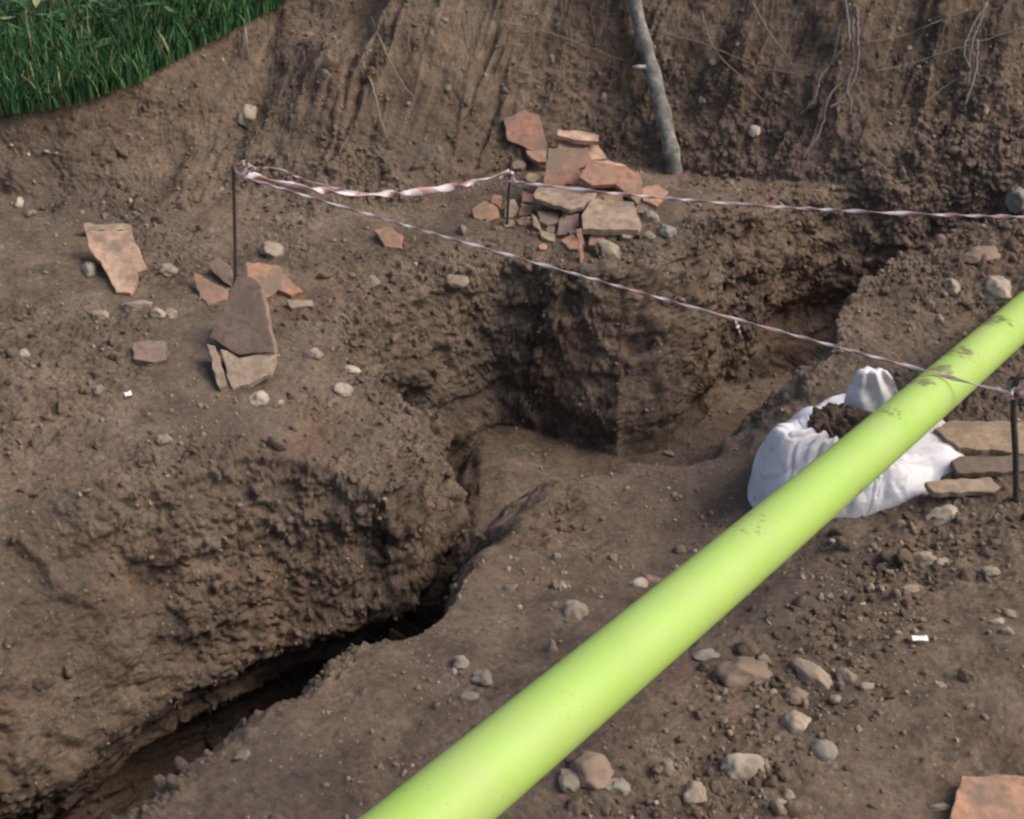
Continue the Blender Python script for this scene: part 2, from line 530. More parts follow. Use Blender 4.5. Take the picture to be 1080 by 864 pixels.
M['tile_tan'] = speck_material('tile_tan', [(.32, .235, .165), (.30, .22, .155)], mott=30)
M['tile_brown'] = speck_material('tile_brown', [(.225, .155, .118), (.20, .145, .112)], mott=30)
M['plank'] = speck_material('plank', [(.24, .165, .11), (.27, .19, .13)], mott=40)
M['plank_dark'] = speck_material('plank_dark', [(.12, .085, .065)], mott=40)
ground.data.materials.append(M['soil'])


def simple(name, c, rough=.6, spec=.4, bs=None, bd=.002):
    m, nt, b = new_mat(name)
    b.inputs['Base Color'].default_value = (*c, 1)
    b.inputs['Roughness'].default_value = rough
    b.inputs['Specular IOR Level'].default_value = spec
    if bs:
        geo = nt.nodes.new('ShaderNodeNewGeometry')
        f, _ = tex(nt, geo.outputs['Position'], bs, 5, .65)
        bump(nt, b, [(f, bd, .8)])
        cc = mix(nt, 1.0, c, ramp(nt, f, [(.3, .6), (.7, 1.35)]), 'MULTIPLY')
        nt.links.new(cc, b.inputs['Base Color'])
    return m


M['rust'] = simple('rusty_iron', (.055, .042, .036), .75, .4, 120, .002)
M['root'] = simple('root', (.20, .155, .115), .9, .2, 90, .001)
M['root_dark'] = simple('root_dark', (.15, .125, .11), .9, .2, 90, .001)
M['paper'] = simple('paper', (.80, .78, .74), .8, .2, 60, .001)
M['plastic_scrap'] = simple('plastic_scrap', (.7, .7, .68), .5, .4)


# ------------------------------------------------------------------ helpers
def link_mesh(name, verts, faces, m, parent=None, smooth=True, mods=()):
    d = bpy.data.meshes.new(name)
    d.from_pydata([tuple(v) for v in verts], [], faces)
    d.validate(); d.update()
    o = bpy.data.objects.new(name, d)
    col.objects.link(o)
    if m: d.materials.append(m)
    if smooth:
        d.polygons.foreach_set('use_smooth', [True] * len(d.polygons))
    if parent:
        o.parent = parent
        o.matrix_parent_inverse = Matrix.Translation(-parent.location)
    return o


def tag(o, label, cat, group=None, kind=None):
    o['label'] = label
    o['category'] = cat
    if group: o['group'] = group
    if kind: o['kind'] = kind
    return o


def empty(name, loc, label, cat, group=None):
    o = bpy.data.objects.new(name, None)
    o.empty_display_size = .05
    o.location = loc
    col.objects.link(o)
    return tag(o, label, cat, group)


def origin_to(o, p):
    p = Vector(p)
    o.data.transform(Matrix.Translation(-p))
    o.location = p
    return o


ICO = {}


def ico(sub):
    if sub not in ICO:
        bm = bmesh.new()
        bmesh.ops.create_icosphere(bm, subdivisions=sub, radius=1)
        ICO[sub] = (np.array([v.co[:] for v in bm.verts]), [[v.index for v in f.verts] for f in bm.faces])
        bm.free()
    return ICO[sub]


def rock_verts(sub, sx, sy, sz, seed, amp=.25, boxy=.5, cuts=5):
    v, f = ico(sub)
    v = v.copy()
    r = np.random.default_rng(seed)
    for _ in range(cuts):                          # planar facets
        n = r.normal(size=3); n /= np.linalg.norm(n)
        d = r.uniform(.55, .88)
        k = v @ n
        over = np.maximum(k - d, 0)
        v = v - over[:, None] * n[None, :] * .88
    q = r.uniform(0, 50, 3)
    nn = fbm(v[:, 0] * 1.3 + q[0], v[:, 1] * 1.3 + q[1], v[:, 2] * 1.3 + q[2], 3, seed % 97)
    v = v * (1 + amp * nn[:, None])
    v = v * np.array([sx, sy, sz])
    return v, f


def rock(px, py, hw, hh, mat, label, sink=.37, cuts=5, rot=None, flat=None, group='stones lying on the excavated soil', name='stone', seed=None, amp=.25):
    p, n = hit(px, py + hh * .25)
    dep = depth_of(p)
    sxm = hw * dep / F
    sym = hh * dep / F
    # the picture height of a lying stone mixes its depth and its height
    sy = sym * 1.25
    sz = flat * sxm if flat else sym * .95
    seed = seed if seed is not None else int(px * 7 + py * 13)
    v, f = rock_verts(4, sxm * 1.02, sy, sz, seed, amp, cuts=cuts)
    a = rot if rot is not None else 0
    ca, sa = math.cos(a), math.sin(a)
    v = np.stack([v[:, 0] * ca - v[:, 1] * sa, v[:, 0] * sa + v[:, 1] * ca, v[:, 2]], -1)
    o = link_mesh(name, v, f, M[mat])
    q = Vector((0, 0, 1)).rotation_difference(n.lerp(Vector((0, 0, 1)), .5).normalized())
    o.rotation_mode = 'QUATERNION'; o.rotation_quaternion = q
    o.location = p + Vector((0, 0, sz * (1 - 2 * sink) * .5))
    return tag(o, label, 'stone', group)


def slab_mesh(pix, conv, nrm, lift, thick, jit=.0040, seed=0, anchor=None, sink_plane=None):
    """polygon read off at the pixel corners, laid on a plane through the ground there, with real thickness"""
    P = [conv(*p) for p in pix]
    cx = sum(p[0] for p in P) / len(P); cy = sum(p[1] for p in P) / len(P)
    n = Vector(nrm).normalized()
    if anchor is None:
        a, _ = hit(cx, cy)
    else:
        a = anchor
    if anchor is None:
        offs = sorted((hit(x, y)[0] - a).dot(n) for (x, y) in P)
        a = a + n * max(offs[-1 if n.z < .88 else int(len(offs) * .75)], 0)
    a = a + n * (lift * .45 + .004)
    r = random.Random(seed)
    pts = []
    for (x, y) in P:
        d = ray(x, y)
        t = (a - CAM).dot(n) / d.dot(n)
        pts.append(CAM + d * t)
    out = []
    k = len(pts)
    for i in range(k):
        A, B = pts[i], pts[(i + 1) % k]
        L = (B - A).length
        m_ = max(1, int(L / .022))
        for j in range(m_):
            q = A.lerp(B, j / m_)
            if j:
                s = (B - A).cross(n).normalized()
                q = q + s * r.uniform(-jit, jit) * 1.3
            out.append(q)
    # orientation
    area = Vector((0, 0, 0))
    for i in range(len(out)):
        area += out[i].cross(out[(i + 1) % len(out)])
    if area.dot(n) < 0:
        out.reverse()
    k = len(out)
    low = [q - n * thick * r.uniform(.9, 1.08) for q in out]
    bm = bmesh.new()
    tv = [bm.verts.new(q) for q in out]
    bv = [bm.verts.new(q) for q in low]
    bm.faces.new(tv)
    bm.faces.new(bv[::-1])
    for i in range(k):
        j = (i + 1) % k
        bm.faces.new([tv[j], tv[i], bv[i], bv[j]])
    bmesh.ops.recalc_face_normals(bm, faces=bm.faces)
    bmesh.ops.bevel(bm, geom=[e for e in bm.edges if abs(e.calc_face_angle(0)) > .6 and (e.verts[0] in tv) == (e.verts[1] in tv)],
                    offset=min(.0035, thick * .2), segments=2, affect='EDGES', profile=.6)
    bmesh.ops.triangulate(bm, faces=[f for f in bm.faces if len(f.verts) > 4])
    return bm, a


def slab(name, pix, conv, nrm, mat, label=None, cat='tile fragment', lift=.0, thick=.022, group='broken roof tiles', parent=None, seed=None, anchor=None):
    bm, a = slab_mesh(pix, conv, nrm, lift, thick, seed=seed or int(sum(p[0] for p in pix)), anchor=anchor)
    d = bpy.data.meshes.new(name)
    bm.to_mesh(d); bm.free()
    d.materials.append(M[mat])
    o = bpy.data.objects.new(name, d)
    col.objects.link(o)
    if parent:
        o.parent = parent
        o.matrix_parent_inverse = Matrix.Translation(-parent.location)
        if label: o['label'] = label
    else:
        origin_to(o, a)
        tag(o, label, cat, group)
    return o


def tube(path, radii, seg=8, seed=0, rough=0.0, caps=True, twist=None, flat=1.0):
    """swept tube along a polyline; returns verts, faces"""
    path = [Vector(p) for p in path]
    n = len(path)
    if isinstance(radii, (int, float)): radii = [radii] * n
    V, Fc = [], []
    t0 = (path[1] - path[0]).normalized()
    ref = Vector((0, 0, 1)) if abs(t0.z) < .9 else Vector((1, 0, 0))
    u = t0.cross(ref).normalized()
    r = random.Random(seed)
    for i in range(n):
        t = (path[min(i + 1, n - 1)] - path[max(i - 1, 0)]).normalized()
        u = (u - t * u.dot(t)).normalized()
        w = t.cross(u)
        tw = twist(i / (n - 1)) if twist else 0
        for k in range(seg):
            a = 2 * math.pi * k / seg
            ca, sa = math.cos(a), math.sin(a) * flat
            ca, sa = ca * math.cos(tw) - sa * math.sin(tw), ca * math.sin(tw) + sa * math.cos(tw)
            rr = radii[i] * (1 + rough * r.uniform(-1, 1))
            V.append(path[i] + (u * ca + w * sa) * rr)
    for i in range(n - 1):
        for k in range(seg):
            k2 = (k + 1) % seg
            Fc.append([i * seg + k, i * seg + k2, (i + 1) * seg + k2, (i + 1) * seg + k])
    if caps:
        Fc.append(list(range(seg))[::-1])
        Fc.append([(n - 1) * seg + k for k in range(seg)])
    return V, Fc


def smooth_path(pts, per=8):
    pts = [Vector(p) for p in pts]
    out = []
    for i in range(len(pts) - 1):
        p0 = pts[max(i - 1, 0)]; p1 = pts[i]; p2 = pts[i + 1]; p3 = pts[min(i + 2, len(pts) - 1)]
        for j in range(per):
            t = j / per
            out.append(.5 * ((2 * p1) + (-p0 + p2) * t + (2 * p0 - 5 * p1 + 4 * p2 - p3) * t * t + (-p0 + 3 * p1 - 3 * p2 + p3) * t ** 3))
    out.append(pts[-1])
    return out


# ------------------------------------------------------------------ the pipe
PA = at_depth(519, 808, 2.19)
PB = at_depth(1080, 333, 4.50)
PM = at_depth(893, 497, 3.30)
PR = .067
dirp = (PB - PA).normalized()
mid = PM
def pipe_point(s):
    # s 0..1 between PA and PB with a slight sag/bend through PM
    base_p = PA.lerp(PB, s)
    sm = (PM - PA).dot(dirp) / (PB - PA).length
    off = PM - PA.lerp(PB, sm)
    ss = min(max(s, -.35), 1.5)
    k = 1 - ((ss - sm) / max(sm, 1 - sm)) ** 2
    return base_p + off * k * .55
L = (PB - PA).length
ppath = [pipe_point(-.42 + i * (1.42 + .62) / 90) for i in range(91)]
V, Fc = tube(ppath, PR, 64, caps=False)
Vi, Fi = tube(ppath, PR - .007, 64, caps=False)
nV = len(V)
Fall = Fc + [[q + nV for q in f[::-1]] for f in Fi]
for e in (0, len(ppath) - 1):
    for k in range(64):
        k2 = (k + 1) % 64
        a, b_, c_, d_ = e * 64 + k, e * 64 + k2, nV + e * 64 + k2, nV + e * 64 + k
        Fall.append([a, d_, c_, b_] if e == 0 else [a, b_, c_, d_])
pipe = link_mesh('pipe', V + Vi, Fall, None)
m, nt, b = new_mat('pipe_plastic')
geo = nt.nodes.new('ShaderNodeNewGeometry')
pos = geo.outputs['Position']
n1, _ = tex(nt, pos, 3, 4)
c = mix(nt, ramp(nt, n1, [(.35, 0.0), (.65, 1.0)]), (.30, .445, .085), (.34, .48, .11))
# faint scuffs along
n2, _ = tex(nt, pos, 55, 5, .8)
c = mix(nt, ramp(nt, n2, [(.60, 0.0), (.75, .25)]), c, (.33, .42, .12))
# splashed mud: along the pipe, in a few smears near the far part
sep = nt.nodes.new('ShaderNodeSeparateXYZ'); nt.links.new(pos, sep.inputs[0])
def mud(center, rad, thr, sc):
    dv = nt.nodes.new('ShaderNodeVectorMath'); dv.operation = 'DISTANCE'
    nt.links.new(pos, dv.inputs[0]); dv.inputs[1].default_value = center
    mr = nd(nt, 'ShaderNodeMapRange')
    mr.inputs[1].default_value = rad; mr.inputs[2].default_value = rad * .2
    nt.links.new(dv.outputs['Value'], mr.inputs[0])
    n, _ = tex(nt, pos, sc, 5, .7)
    mm = nt.nodes.new('ShaderNodeMath'); mm.operation = 'MULTIPLY'
    nt.links.new(mr.outputs[0], mm.inputs[0]); nt.links.new(n, mm.inputs[1])
    return ramp(nt, mm.outputs[0], [(thr - .03, 0.0), (thr + .02, .6), (thr + .08, .95)])
mcol = (.13, .11, .05)
for (px, py, dep, rad, thr, sc) in [(1012, 366, 3.95, .17, .46, 42), (992, 385, 3.8, .11, .40, 35), (972, 400, 3.7, .09, .40, 38), (1045, 338, 4.25, .20, .46, 42), (938, 440, 3.5, .13, .50, 80),
                           (905, 530, 3.25, .2, .54, 90), (860, 560, 3.1, .15, .54, 80), (780, 560, 2.9, .3, .60, 70)]:
    c = mix(nt, mud(at_depth(px, py, dep), rad, thr, sc), c, mcol)
dn, _ = tex(nt, pos, 9, 5, .7)
c = mix(nt, ramp(nt, dn, [(.42, 0.0), (.70, .42)]), c, (.36, .40, .17))
fn, _ = tex(nt, pos, 120, 3, .6)
c = mix(nt, ramp(nt, fn, [(.66, 0.0), (.72, .55)]), c, (.20, .19, .10))
nt.links.new(c, b.inputs['Base Color'])
b.inputs['Roughness'].default_value = .5
b.inputs['Specular IOR Level'].default_value = .35
bump(nt, b, [(n2, .0008, .4)])
pipe.data.materials.append(m)
origin_to(pipe, ppath[0])
tag(pipe, 'long lime green plastic pipe slanting across the foreground above the soil', 'pipe')

# ------------------------------------------------------------------ converters for the close-up coordinates
def c2(x, y): return (480 + x / 4.5, 100 + y / 4.5)
def c3(x, y): return (60 + x / 4.32, 220 + y / 4.32)
def c4(x, y): return (x / 2.7, 200 + y / 2.7)
def c0(x, y): return (x, y)

PILE = 'roof tile fragments heaped on the ledge'
tl = lambda pix, n, mat, label, **k: slab('tile_fragment', pix, c2, n, mat, label, group=PILE, **k)
UPN = (0, -.12, 1)
tl([(230, 110), (330, 75), (400, 100), (440, 230), (425, 300), (350, 262), (250, 215)], (.1, -.75, .65), 'tile_red', 'rounded red brown tile leaning upright at the top left of the pile', lift=.05)
tl([(335, 240), (430, 250), (437, 318), (395, 318), (345, 285)], (.0, -.4, .9), 'tile_orange', 'small orange tile edge tucked under the upright tile at the top left', lift=.045)
tl([(485, 165), (600, 172), (682, 192), (680, 222), (560, 212), (485, 192)], (.05, -.25, 1), 'tile_pale', 'narrow pale tile strip lying highest on the pile', lift=.11)
tl([(478, 200), (540, 208), (600, 222), (680, 235), (722, 300), (650, 308), (560, 262), (490, 252)], (.1, -.3, 1), 'tile_pale', 'pale orange tile just beneath the narrow top strip', lift=.085)
tl([(440, 250), (630, 250), (652, 330), (590, 350), (592, 425), (420, 432), (430, 330)], (.05, -.6, .8), 'tile_red', 'large pinkish red tile leaning in the middle of the pile', lift=.06)
t6 = tl([(640, 310), (800, 335), (880, 385), (893, 460), (865, 520), (800, 455), (760, 425), (650, 430), (590, 390)], (.25, -.45, .9), 'tile_red', 'wide brown red tile sloping down at the right of the pile', lift=.055)
slab('flange', [(655, 290), (700, 300), (812, 335), (806, 352), (690, 325), (655, 318)], c2, (.25, -.45, .9), 'tile_pale', lift=.075, parent=t6, thick=.03)
tl([(370, 472), (400, 432), (660, 430), (672, 462), (602, 532), (545, 545), (380, 492)], (-.05, -.25, 1), 'tile_tan', 'grey tan wedge shaped tile lying flat at the centre front', lift=.06)
tl([(600, 570), (650, 490), (850, 510), (885, 625), (872, 640), (608, 636)], (.05, -.22, 1), 'tile_tan', 'large four sided tan tile lying flat at the lower right of the pile', lift=.055, thick=.03)
tl([(890, 440), (960, 425), (1015, 462), (960, 530), (890, 500)], (.2, -.3, 1), 'tile_orange', 'orange shard sticking out at the right end of the pile', lift=.02, thick=.03)
tl([(80, 540), (140, 500), (200, 532), (212, 582), (150, 605), (90, 585)], (-.2, -.4, 1), 'tile_orange', 'rough orange brown chunk at the far left of the pile', lift=.025, thick=.045)
tl([(180, 470), (222, 480), (212, 535), (170, 512)], (-.1, -.6, 1), 'tile_red', 'small red bit above the chunk at the far left', lift=.03)
tl([(240, 500), (282, 495), (302, 540), (270, 582), (235, 580)], (0, -.5, 1), 'tile_tan', 'small tan piece just right of the iron stake in the pile', lift=.02, thick=.03)
tl([(312, 512), (372, 520), (362, 562), (302, 572)], (0, -.3, 1), 'tile_orange', 'small orange piece left of the wedge shaped tile', lift=.02)
tl([(320, 455), (376, 470), (370, 512), (315, 506)], (0, -.3, 1), 'tile_red', 'small dark red piece behind the small orange one', lift=.025)
tl([(390, 550), (490, 560), (492, 602), (440, 617), (400, 600)], (0, -.2, 1), 'tile_brown', 'dull brown piece directly under the wedge shaped tile', lift=.03, thick=.03)
tl([(500, 580), (590, 553), (592, 622), (520, 662), (480, 665)], (-.1, -.4, 1), 'tile_brown', 'brown three cornered piece left of the four sided tan tile', lift=.03, thick=.03)
tl([(360, 560), (386, 580), (402, 640), (370, 622)], (-.3, -.6, .9), 'tile_pale', 'thin pale shard standing on edge under the wedge tile', lift=.03)
tl([(400, 642), (476, 662), (470, 697), (408, 672)], (0, -.4, 1), 'tile_tan', 'little tan piece in front of the thin pale shard', lift=.02, thick=.03)
tl([(500, 690), (560, 660), (602, 692), (600, 742), (540, 732)], (0, -.4, 1), 'tile_orange', 'bright orange fragment at the front foot of the pile', lift=.02, thick=.03)
tl([(640, 662), (712, 660), (702, 722), (632, 712)], (0, -.3, 1), 'tile_orange', 'orange fragment behind the pale round stone at the pile', lift=.02, thick=.03)
tl([(572, 640), (600, 632), (612, 700), (606, 790), (592, 795), (585, 700)], (0, -.8, .6), 'tile_orange', 'narrow orange splinter hanging at the very front of the pile', lift=.02, thick=.015)

for (x, y, q, mt_) in [(300, 330, 26, 'tile_brown'), (360, 390, 24, 'tile_tan'), (440, 455, 22, 'tile_orange'), (690, 470, 26, 'tile_brown'), (540, 560, 22, 'tile_orange'), (450, 640, 20, 'tile_brown'),
                       (250, 610, 22, 'tile_brown'), (620, 470, 24, 'tile_red'), (560, 640, 20, 'tile_tan'), (740, 670, 24, 'tile_brown'), (880, 540, 24, 'tile_brown'), (820, 660, 22, 'tile_tan'),
                       (330, 600, 24, 'tile_orange'), (420, 720, 18, 'tile_orange'), (690, 740, 20, 'tile_brown'), (600, 440, 30, 'tile_red'), (740, 480, 30, 'tile_orange'), (480, 330, 30, 'tile_tan')]:
    rr_ = random.Random(x * 3 + y)
    pg = [(x + q * 1.5 * rr_.uniform(.7, 1.2) * math.cos(a_), y + q * rr_.uniform(.7, 1.2) * math.sin(a_)) for a_ in (0, 1.1, 2.2, 3.3, 4.4, 5.4)]
    slab('tile_bit', pg, c2, (rr_.uniform(-.3, .3), rr_.uniform(-.6, -.1), 1), mt_, 'small dirty tile bit wedged among the larger heaped fragments', group='small bits in the tile heap', lift=.01, thick=.03)

LEFT = 'roof tile fragments on the left plateau'
tr = empty('roof_tile', hit(120, 300)[0], 'pale orange broken roof tile with a raised rim, farthest left', 'tile fragment', LEFT)
NT = (.05, -.45, 1)
tsl = slab('slab', [(125, 98), (340, 98), (375, 180), (414, 275), (365, 290), (360, 340), (335, 385), (270, 382), (200, 240), (150, 190)], c3, NT, 'tile_pale', lift=.09, parent=tr, thick=.025)
slab('flange', [(120, 66), (335, 72), (342, 100), (125, 100)], c3, NT, 'tile_tan', lift=.11, parent=tr, thick=.04)
tb = empty('roof_tile', hit(255, 400)[0], 'tan roof tile corner with raised side rim in front of the grey tile', 'tile fragment', LEFT)
slab('slab', [(745, 640), (800, 662), (830, 680), (1000, 662), (975, 755), (800, 822), (772, 760)], c3, (0, -.3, 1), 'tile_tan', lift=.025, parent=tb)
slab('flange', [(678, 615), (720, 625), (776, 805), (742, 820)], c3, (0, -.3, 1), 'tile_tan', lift=.04, parent=tb, thick=.04)
gt = slab('tile_fragment', [(820, 310), (870, 305), (925, 340), (957, 480), (990, 660), (830, 668), (690, 588), (740, 500)], c3, (-.25, -.85, .6), 'tile_brown', 'large grey brown three cornered tile propped upright', lift=.055, group=LEFT, thick=.03)
slab('tile_fragment', [(610, 280), (700, 330), (780, 372), (772, 412), (690, 442), (650, 402)], c3, (0, -.3, 1), 'tile_red', 'flat dull red tile left of the propped three cornered one', group=LEFT, lift=.012)
slab('tile_fragment', [(680, 250), (740, 222), (792, 270), (792, 352), (738, 312)], c3, (-.1, -.6, 1), 'tile_brown', 'brown tile leaning beside the left iron stake', group=LEFT, lift=.035)
slab('tile_fragment', [(700, 205), (790, 215), (862, 290), (830, 302), (790, 285), (752, 312), (705, 250)], c4, (.1, -.4, 1), 'tile_orange', 'bright orange curved shard behind the propped tile', group=LEFT, lift=.03, thick=.025)
slab('tile_fragment', [(815, 312), (890, 315), (892, 332), (830, 338)], c4, (.1, -.3, 1), 'tile_tan', 'thin tan shard to the right of the propped tile', group=LEFT, lift=.012)
slab('brick_fragment', [(350, 610), (410, 598), (490, 600), (500, 688), (440, 700), (345, 683)], c3, (0, -.25, 1), 'tile_brown', 'thick brown brick chunk alone on the bare soil left', 'brick', group=LEFT, lift=.035, thick=.05)
slab('tile_fragment', [(394, 243), (408, 238), (425, 248), (424, 262), (406, 260)], c0, (0, -.4, 1), 'tile_orange', 'small orange shard under the striped tape on the slope', group=LEFT, lift=.012)
slab('tile_fragment', [(1000, 880), (1014, 818), (1050, 816), (1120, 822), (1130, 900), (1010, 905)], c0, (-.02, -.06, 1), 'tile_orange', 'red brown flat tile in the bottom right corner', group=None, lift=.018, thick=.028)

# boards beside the sack
PL = 'weathered boards stacked beside the sack'
def plank(pix, nrm, mat, label, lift, thick):
    return slab('plank', pix, c0, nrm, mat, label, 'board', lift=lift, thick=thick, group=PL)
plank([(985, 452), (1002, 443), (1110, 446), (1112, 480), (1012, 472)], (0, -.15, 1), 'plank', 'widest weathered board, highest of the three by the sack', .05, .03)
plank([(1003, 486), (1012, 481), (1110, 479), (1112, 497), (1010, 499)], (0, -.15, 1), 'plank_dark', 'dark narrow board between the two paler ones', .035, .025)
plank([(976, 508), (1045, 503), (1056, 514), (1048, 519), (985, 519)], (0, -.2, 1), 'tile_tan', 'short pale board nearest the camera, with split end', .03, .022)

# ------------------------------------------------------------------ stones
ST = [
 (641, 264, 14, 11, 'stone_pale', 'pale tan rounded stone at the front foot of the tile pile', {}),
 (686, 229, 10, 9, 'stone_grey', 'grey stone just right of the four sided tan tile', {}),
 (704, 243, 9, 8, 'stone_grey', 'small round grey stone farthest right of the tile pile', {}),
 (684, 249, 7, 5, 'stone_grey', 'little grey stone between the two grey ones right of the pile', {}),
 (177, 285, 13, 8, 'stone_tan', 'flat pale stone right of the rimmed orange tile', dict(cuts=8)),
 (143, 323, 17, 9, 'stone_tan', 'flat pale stone touching the lower tip of the rimmed orange tile', dict(cuts=8)),
 (106, 333, 9, 8, 'stone_tan', 'small dull stone lower left of the rimmed orange tile', {}),
 (94, 285, 9, 10, 'stone_grey', 'grey stone against the left edge of the rimmed orange tile', {}),
 (167, 330, 8, 7, 'stone_pale', 'small pale stone right of the flat one under the tile tip', {}),
 (180, 331, 7, 6, 'stone_tan', 'tan pebble at the end of the row under the rimmed tile', {}),
 (285, 264, 14, 12, 'stone_tan', 'tan angular stone behind the orange curved shard', dict(cuts=8)),
 (331, 374, 10, 8, 'stone_tan', 'pale stone at the edge of the small gully', {}),
 (362, 411, 11, 8, 'stone_pale', 'pale oval stone on the shoulder of the left block', {}),
 (373, 390, 10, 5, 'stone_pale', 'flat pale stone at the very edge of the left block', {}),
 (273, 420, 10, 8, 'stone_pale', 'pale stone just below the tan rimmed tile corner', {}),
 (390, 299, 10, 8, 'stone_tan', 'tan stone halfway between the left tiles and the trench corner', {}),
 (482, 295, 12, 7, 'stone_tan', 'oval tan stone close to the corner of the trench', {}),
 (25, 374, 7, 6, 'stone_tan', 'small stone near the left picture edge beside bare soil', {}),
 (20, 214, 5, 6, 'stone_pale', 'small pale stone low on the bank at the left edge', {}),
 (173, 464, 8, 7, 'stone_tan', 'small tan stone alone on top of the left block', {}),
 (103, 412, 7, 6, 'stone_tan', 'little tan stone left of the white paper bit', {}),
 (262, 122, 12, 12, 'stone_tan', 'dull tan stone stuck in the bank below the grass', {}),
 (605, 643, 15, 11, 'stone_tan', 'tan egg shaped stone left of the pipe at mid length', dict(cuts=2)),
 (672, 615, 12, 8, 'stone_pale', 'pale pink broken stone beside the upper pipe edge', dict(cuts=8)),
 (687, 611, 9, 7, 'tile_orange', 'small orange stone next to the pale pink one', dict(cuts=8)),
 (511, 716, 17, 9, 'stone_tan', 'long pale stone pointing towards the pipe', dict(rot=-.8, cuts=7)),
 (486, 698, 9, 8, 'stone_grey', 'grey stone just left of the long pale one', {}),
 (495, 735, 10, 5, 'stone_grey', 'thin grey stone below the long pale one', {}),
 (788, 711, 30, 18, 'stone_brown', 'largest brown stone, half buried right of the pipe', dict(cuts=3)),
 (857, 711, 25, 11, 'stone_tan', 'long tan stone lying aslant right of the largest one', dict(rot=-.7, cuts=4)),
 (893, 713, 11, 10, 'stone_tan', 'tan stone touching two pale pebbles', {}),
 (914, 724, 8, 5, 'stone_pale', 'tiny pale stone right of the touching tan one', {}),
 (838, 734, 13, 8, 'stone_brown', 'brown stone below the long aslant tan one', {}),
 (838, 762, 15, 13, 'stone_tan', 'smooth tan stone above left of the round grey one', dict(cuts=4)),
 (869, 791, 14, 12, 'stone_grey', 'round smooth grey stone', dict(cuts=0, amp=.08)),
 (785, 811, 25, 16, 'stone_pale', 'block shaped pale stone near the bottom edge', dict(cuts=7)),
 (732, 838, 14, 13, 'stone_tan', 'tan stone lowest in the photo left of the pale block', {}),
 (622, 812, 26, 18, 'stone_brown', 'brown angular stone under the near part of the pipe', dict(cuts=8)),
 (600, 822, 12, 12, 'stone_grey', 'grey stone wedged between pipe and angular brown stone', {}),
 (650, 830, 13, 9, 'stone_grey', 'grey stone right of the angular brown stone', {}),
 (744, 690, 13, 7, 'stone_grey', 'grey stone up against the lower pipe edge', {}),
 (993, 542, 17, 9, 'stone_pale', 'flat pale oval stone below the boards', dict(cuts=2)),
 (974, 590, 13, 9, 'stone_tan', 'pale tan stone below and left of the flat oval one', {}),
 (993, 593, 8, 6, 'stone_tan', 'small tan stone right of the pale tan one', {}),
 (1043, 603, 12, 6, 'stone_tan', 'flat tan stone near the right picture edge', {}),
 (1065, 647, 8, 6, 'stone_pale', 'bright small stone by the right picture edge', {}),
 (1052, 655, 10, 4, 'stone_pale', 'bright flat stone beside the small bright one', {}),
 (960, 621, 11, 5, 'stone_tan', 'thin pale stone in the middle of the bare foreground', {}),
 (1050, 305, 15, 13, 'stone_tan', 'reddish tan stone on the spoil heap above the pipe', {}),
 (1003, 303, 8, 9, 'stone_tan', 'small tan stone on the crest of the spoil heap', {}),
 (1035, 268, 22, 9, 'stone_brown', 'flat brown slab of earth stone high on the spoil heap', {}),
 (1073, 208, 12, 13, 'stone_grey', 'grey stone at the far right end of the trench', {}),
 (991, 851, 12, 4, 'stone_tan', 'thin pale sliver left of the corner tile', {}),
 (991, 722, 6, 5, 'stone_pale', 'tiny pale stone below the white paper strip', {}),
 (796, 137, 7, 6, 'stone_pale', 'pale stone low on the bank right of the wooden pole', {}),
]
for (px, py, hw, hh, mt, lab, kw) in ST:
    rock(px, py, hw, hh, mt, lab, **kw)

# paper bits
def scrap(px, py, w, h, rot, label):
    p, n = hit(px, py)
    dep = depth_of(p)
    w, h = w * dep / F, h * dep / F * 1.5
    V = []
    for k, zz in ((0, .001), (1, -.0008)):
        for (a, b_, c_) in ((-1, -1, .0), (0, -1, .002), (1, -1, .0), (1, 1, .003), (0, 1, .0), (-1, 1, .001)):
            V.append((a * w / 2, b_ * h / 2, c_ + zz))
    Fq = [[0, 1, 4, 5], [1, 2, 3, 4], [11, 10, 7, 6], [10, 9, 8, 7]] + [[i, i + 6, (i + 1) % 6 + 6, (i + 1) % 6] for i in range(6)]
    o = link_mesh('paper_scrap', V, Fq, M['paper'], smooth=False)
    bb = bmesh.new(); bb.from_mesh(o.data); bmesh.ops.recalc_face_normals(bb, faces=bb.faces); bb.to_mesh(o.data); bb.free()
    o.rotation_mode = 'QUATERNION'
    o.rotation_quaternion = Vector((0, 0, 1)).rotation_difference(n.lerp(Vector((0, 0, 1)), .75).normalized()) @ Matrix.Rotation(rot, 3, 'Z').to_quaternion()
    o.location = p + n * .015
    tag(o, label, 'paper', 'paper bits')
scrap(970, 679, 16, 5, -.05, 'white paper strip on the bare foreground right of the pipe')
scrap(137, 419, 7, 5, .4, 'tiny white paper bit on the left plateau')

# ------------------------------------------------------------------ stakes and tape
def stake(path, r, label):
    V, Fq = tube(smooth_path(path, 14), r, 10, seed=3, rough=.06)
    o = link_mesh('iron_stake', V, Fq, M['rust'])
    origin_to(o, path[0])
    return tag(o, label, 'stake', 'iron stakes')
A0, _ = hit(247, 302)
A1 = Vector((A0.x, A0.y, at(247, 180, 0).z))
def above(p, py):      # height on the vertical through p where it shows at row py
    d = ray(540, py)
    t = (p.y - CAM.y) / d.y
    return H + d.z * t
_d = ray(246, 174); A1 = CAM + _d * ((A0.y - CAM.y) / _d.y)
B0, _ = hit(534, 238)
B1 = Vector((B0.x + .02, B0.y, above(B0, 164)))
C0, _ = hit(1075, 528)
_d = ray(1071, 404); C1 = CAM + _d * ((C0.y - CAM.y) / _d.y)
stake([A0 - Vector((0, 0, .05)), A0.lerp(A1, .5) + Vector((.004, 0, 0)), A1], .006, 'thin dark stake at the left holding the tape knot')
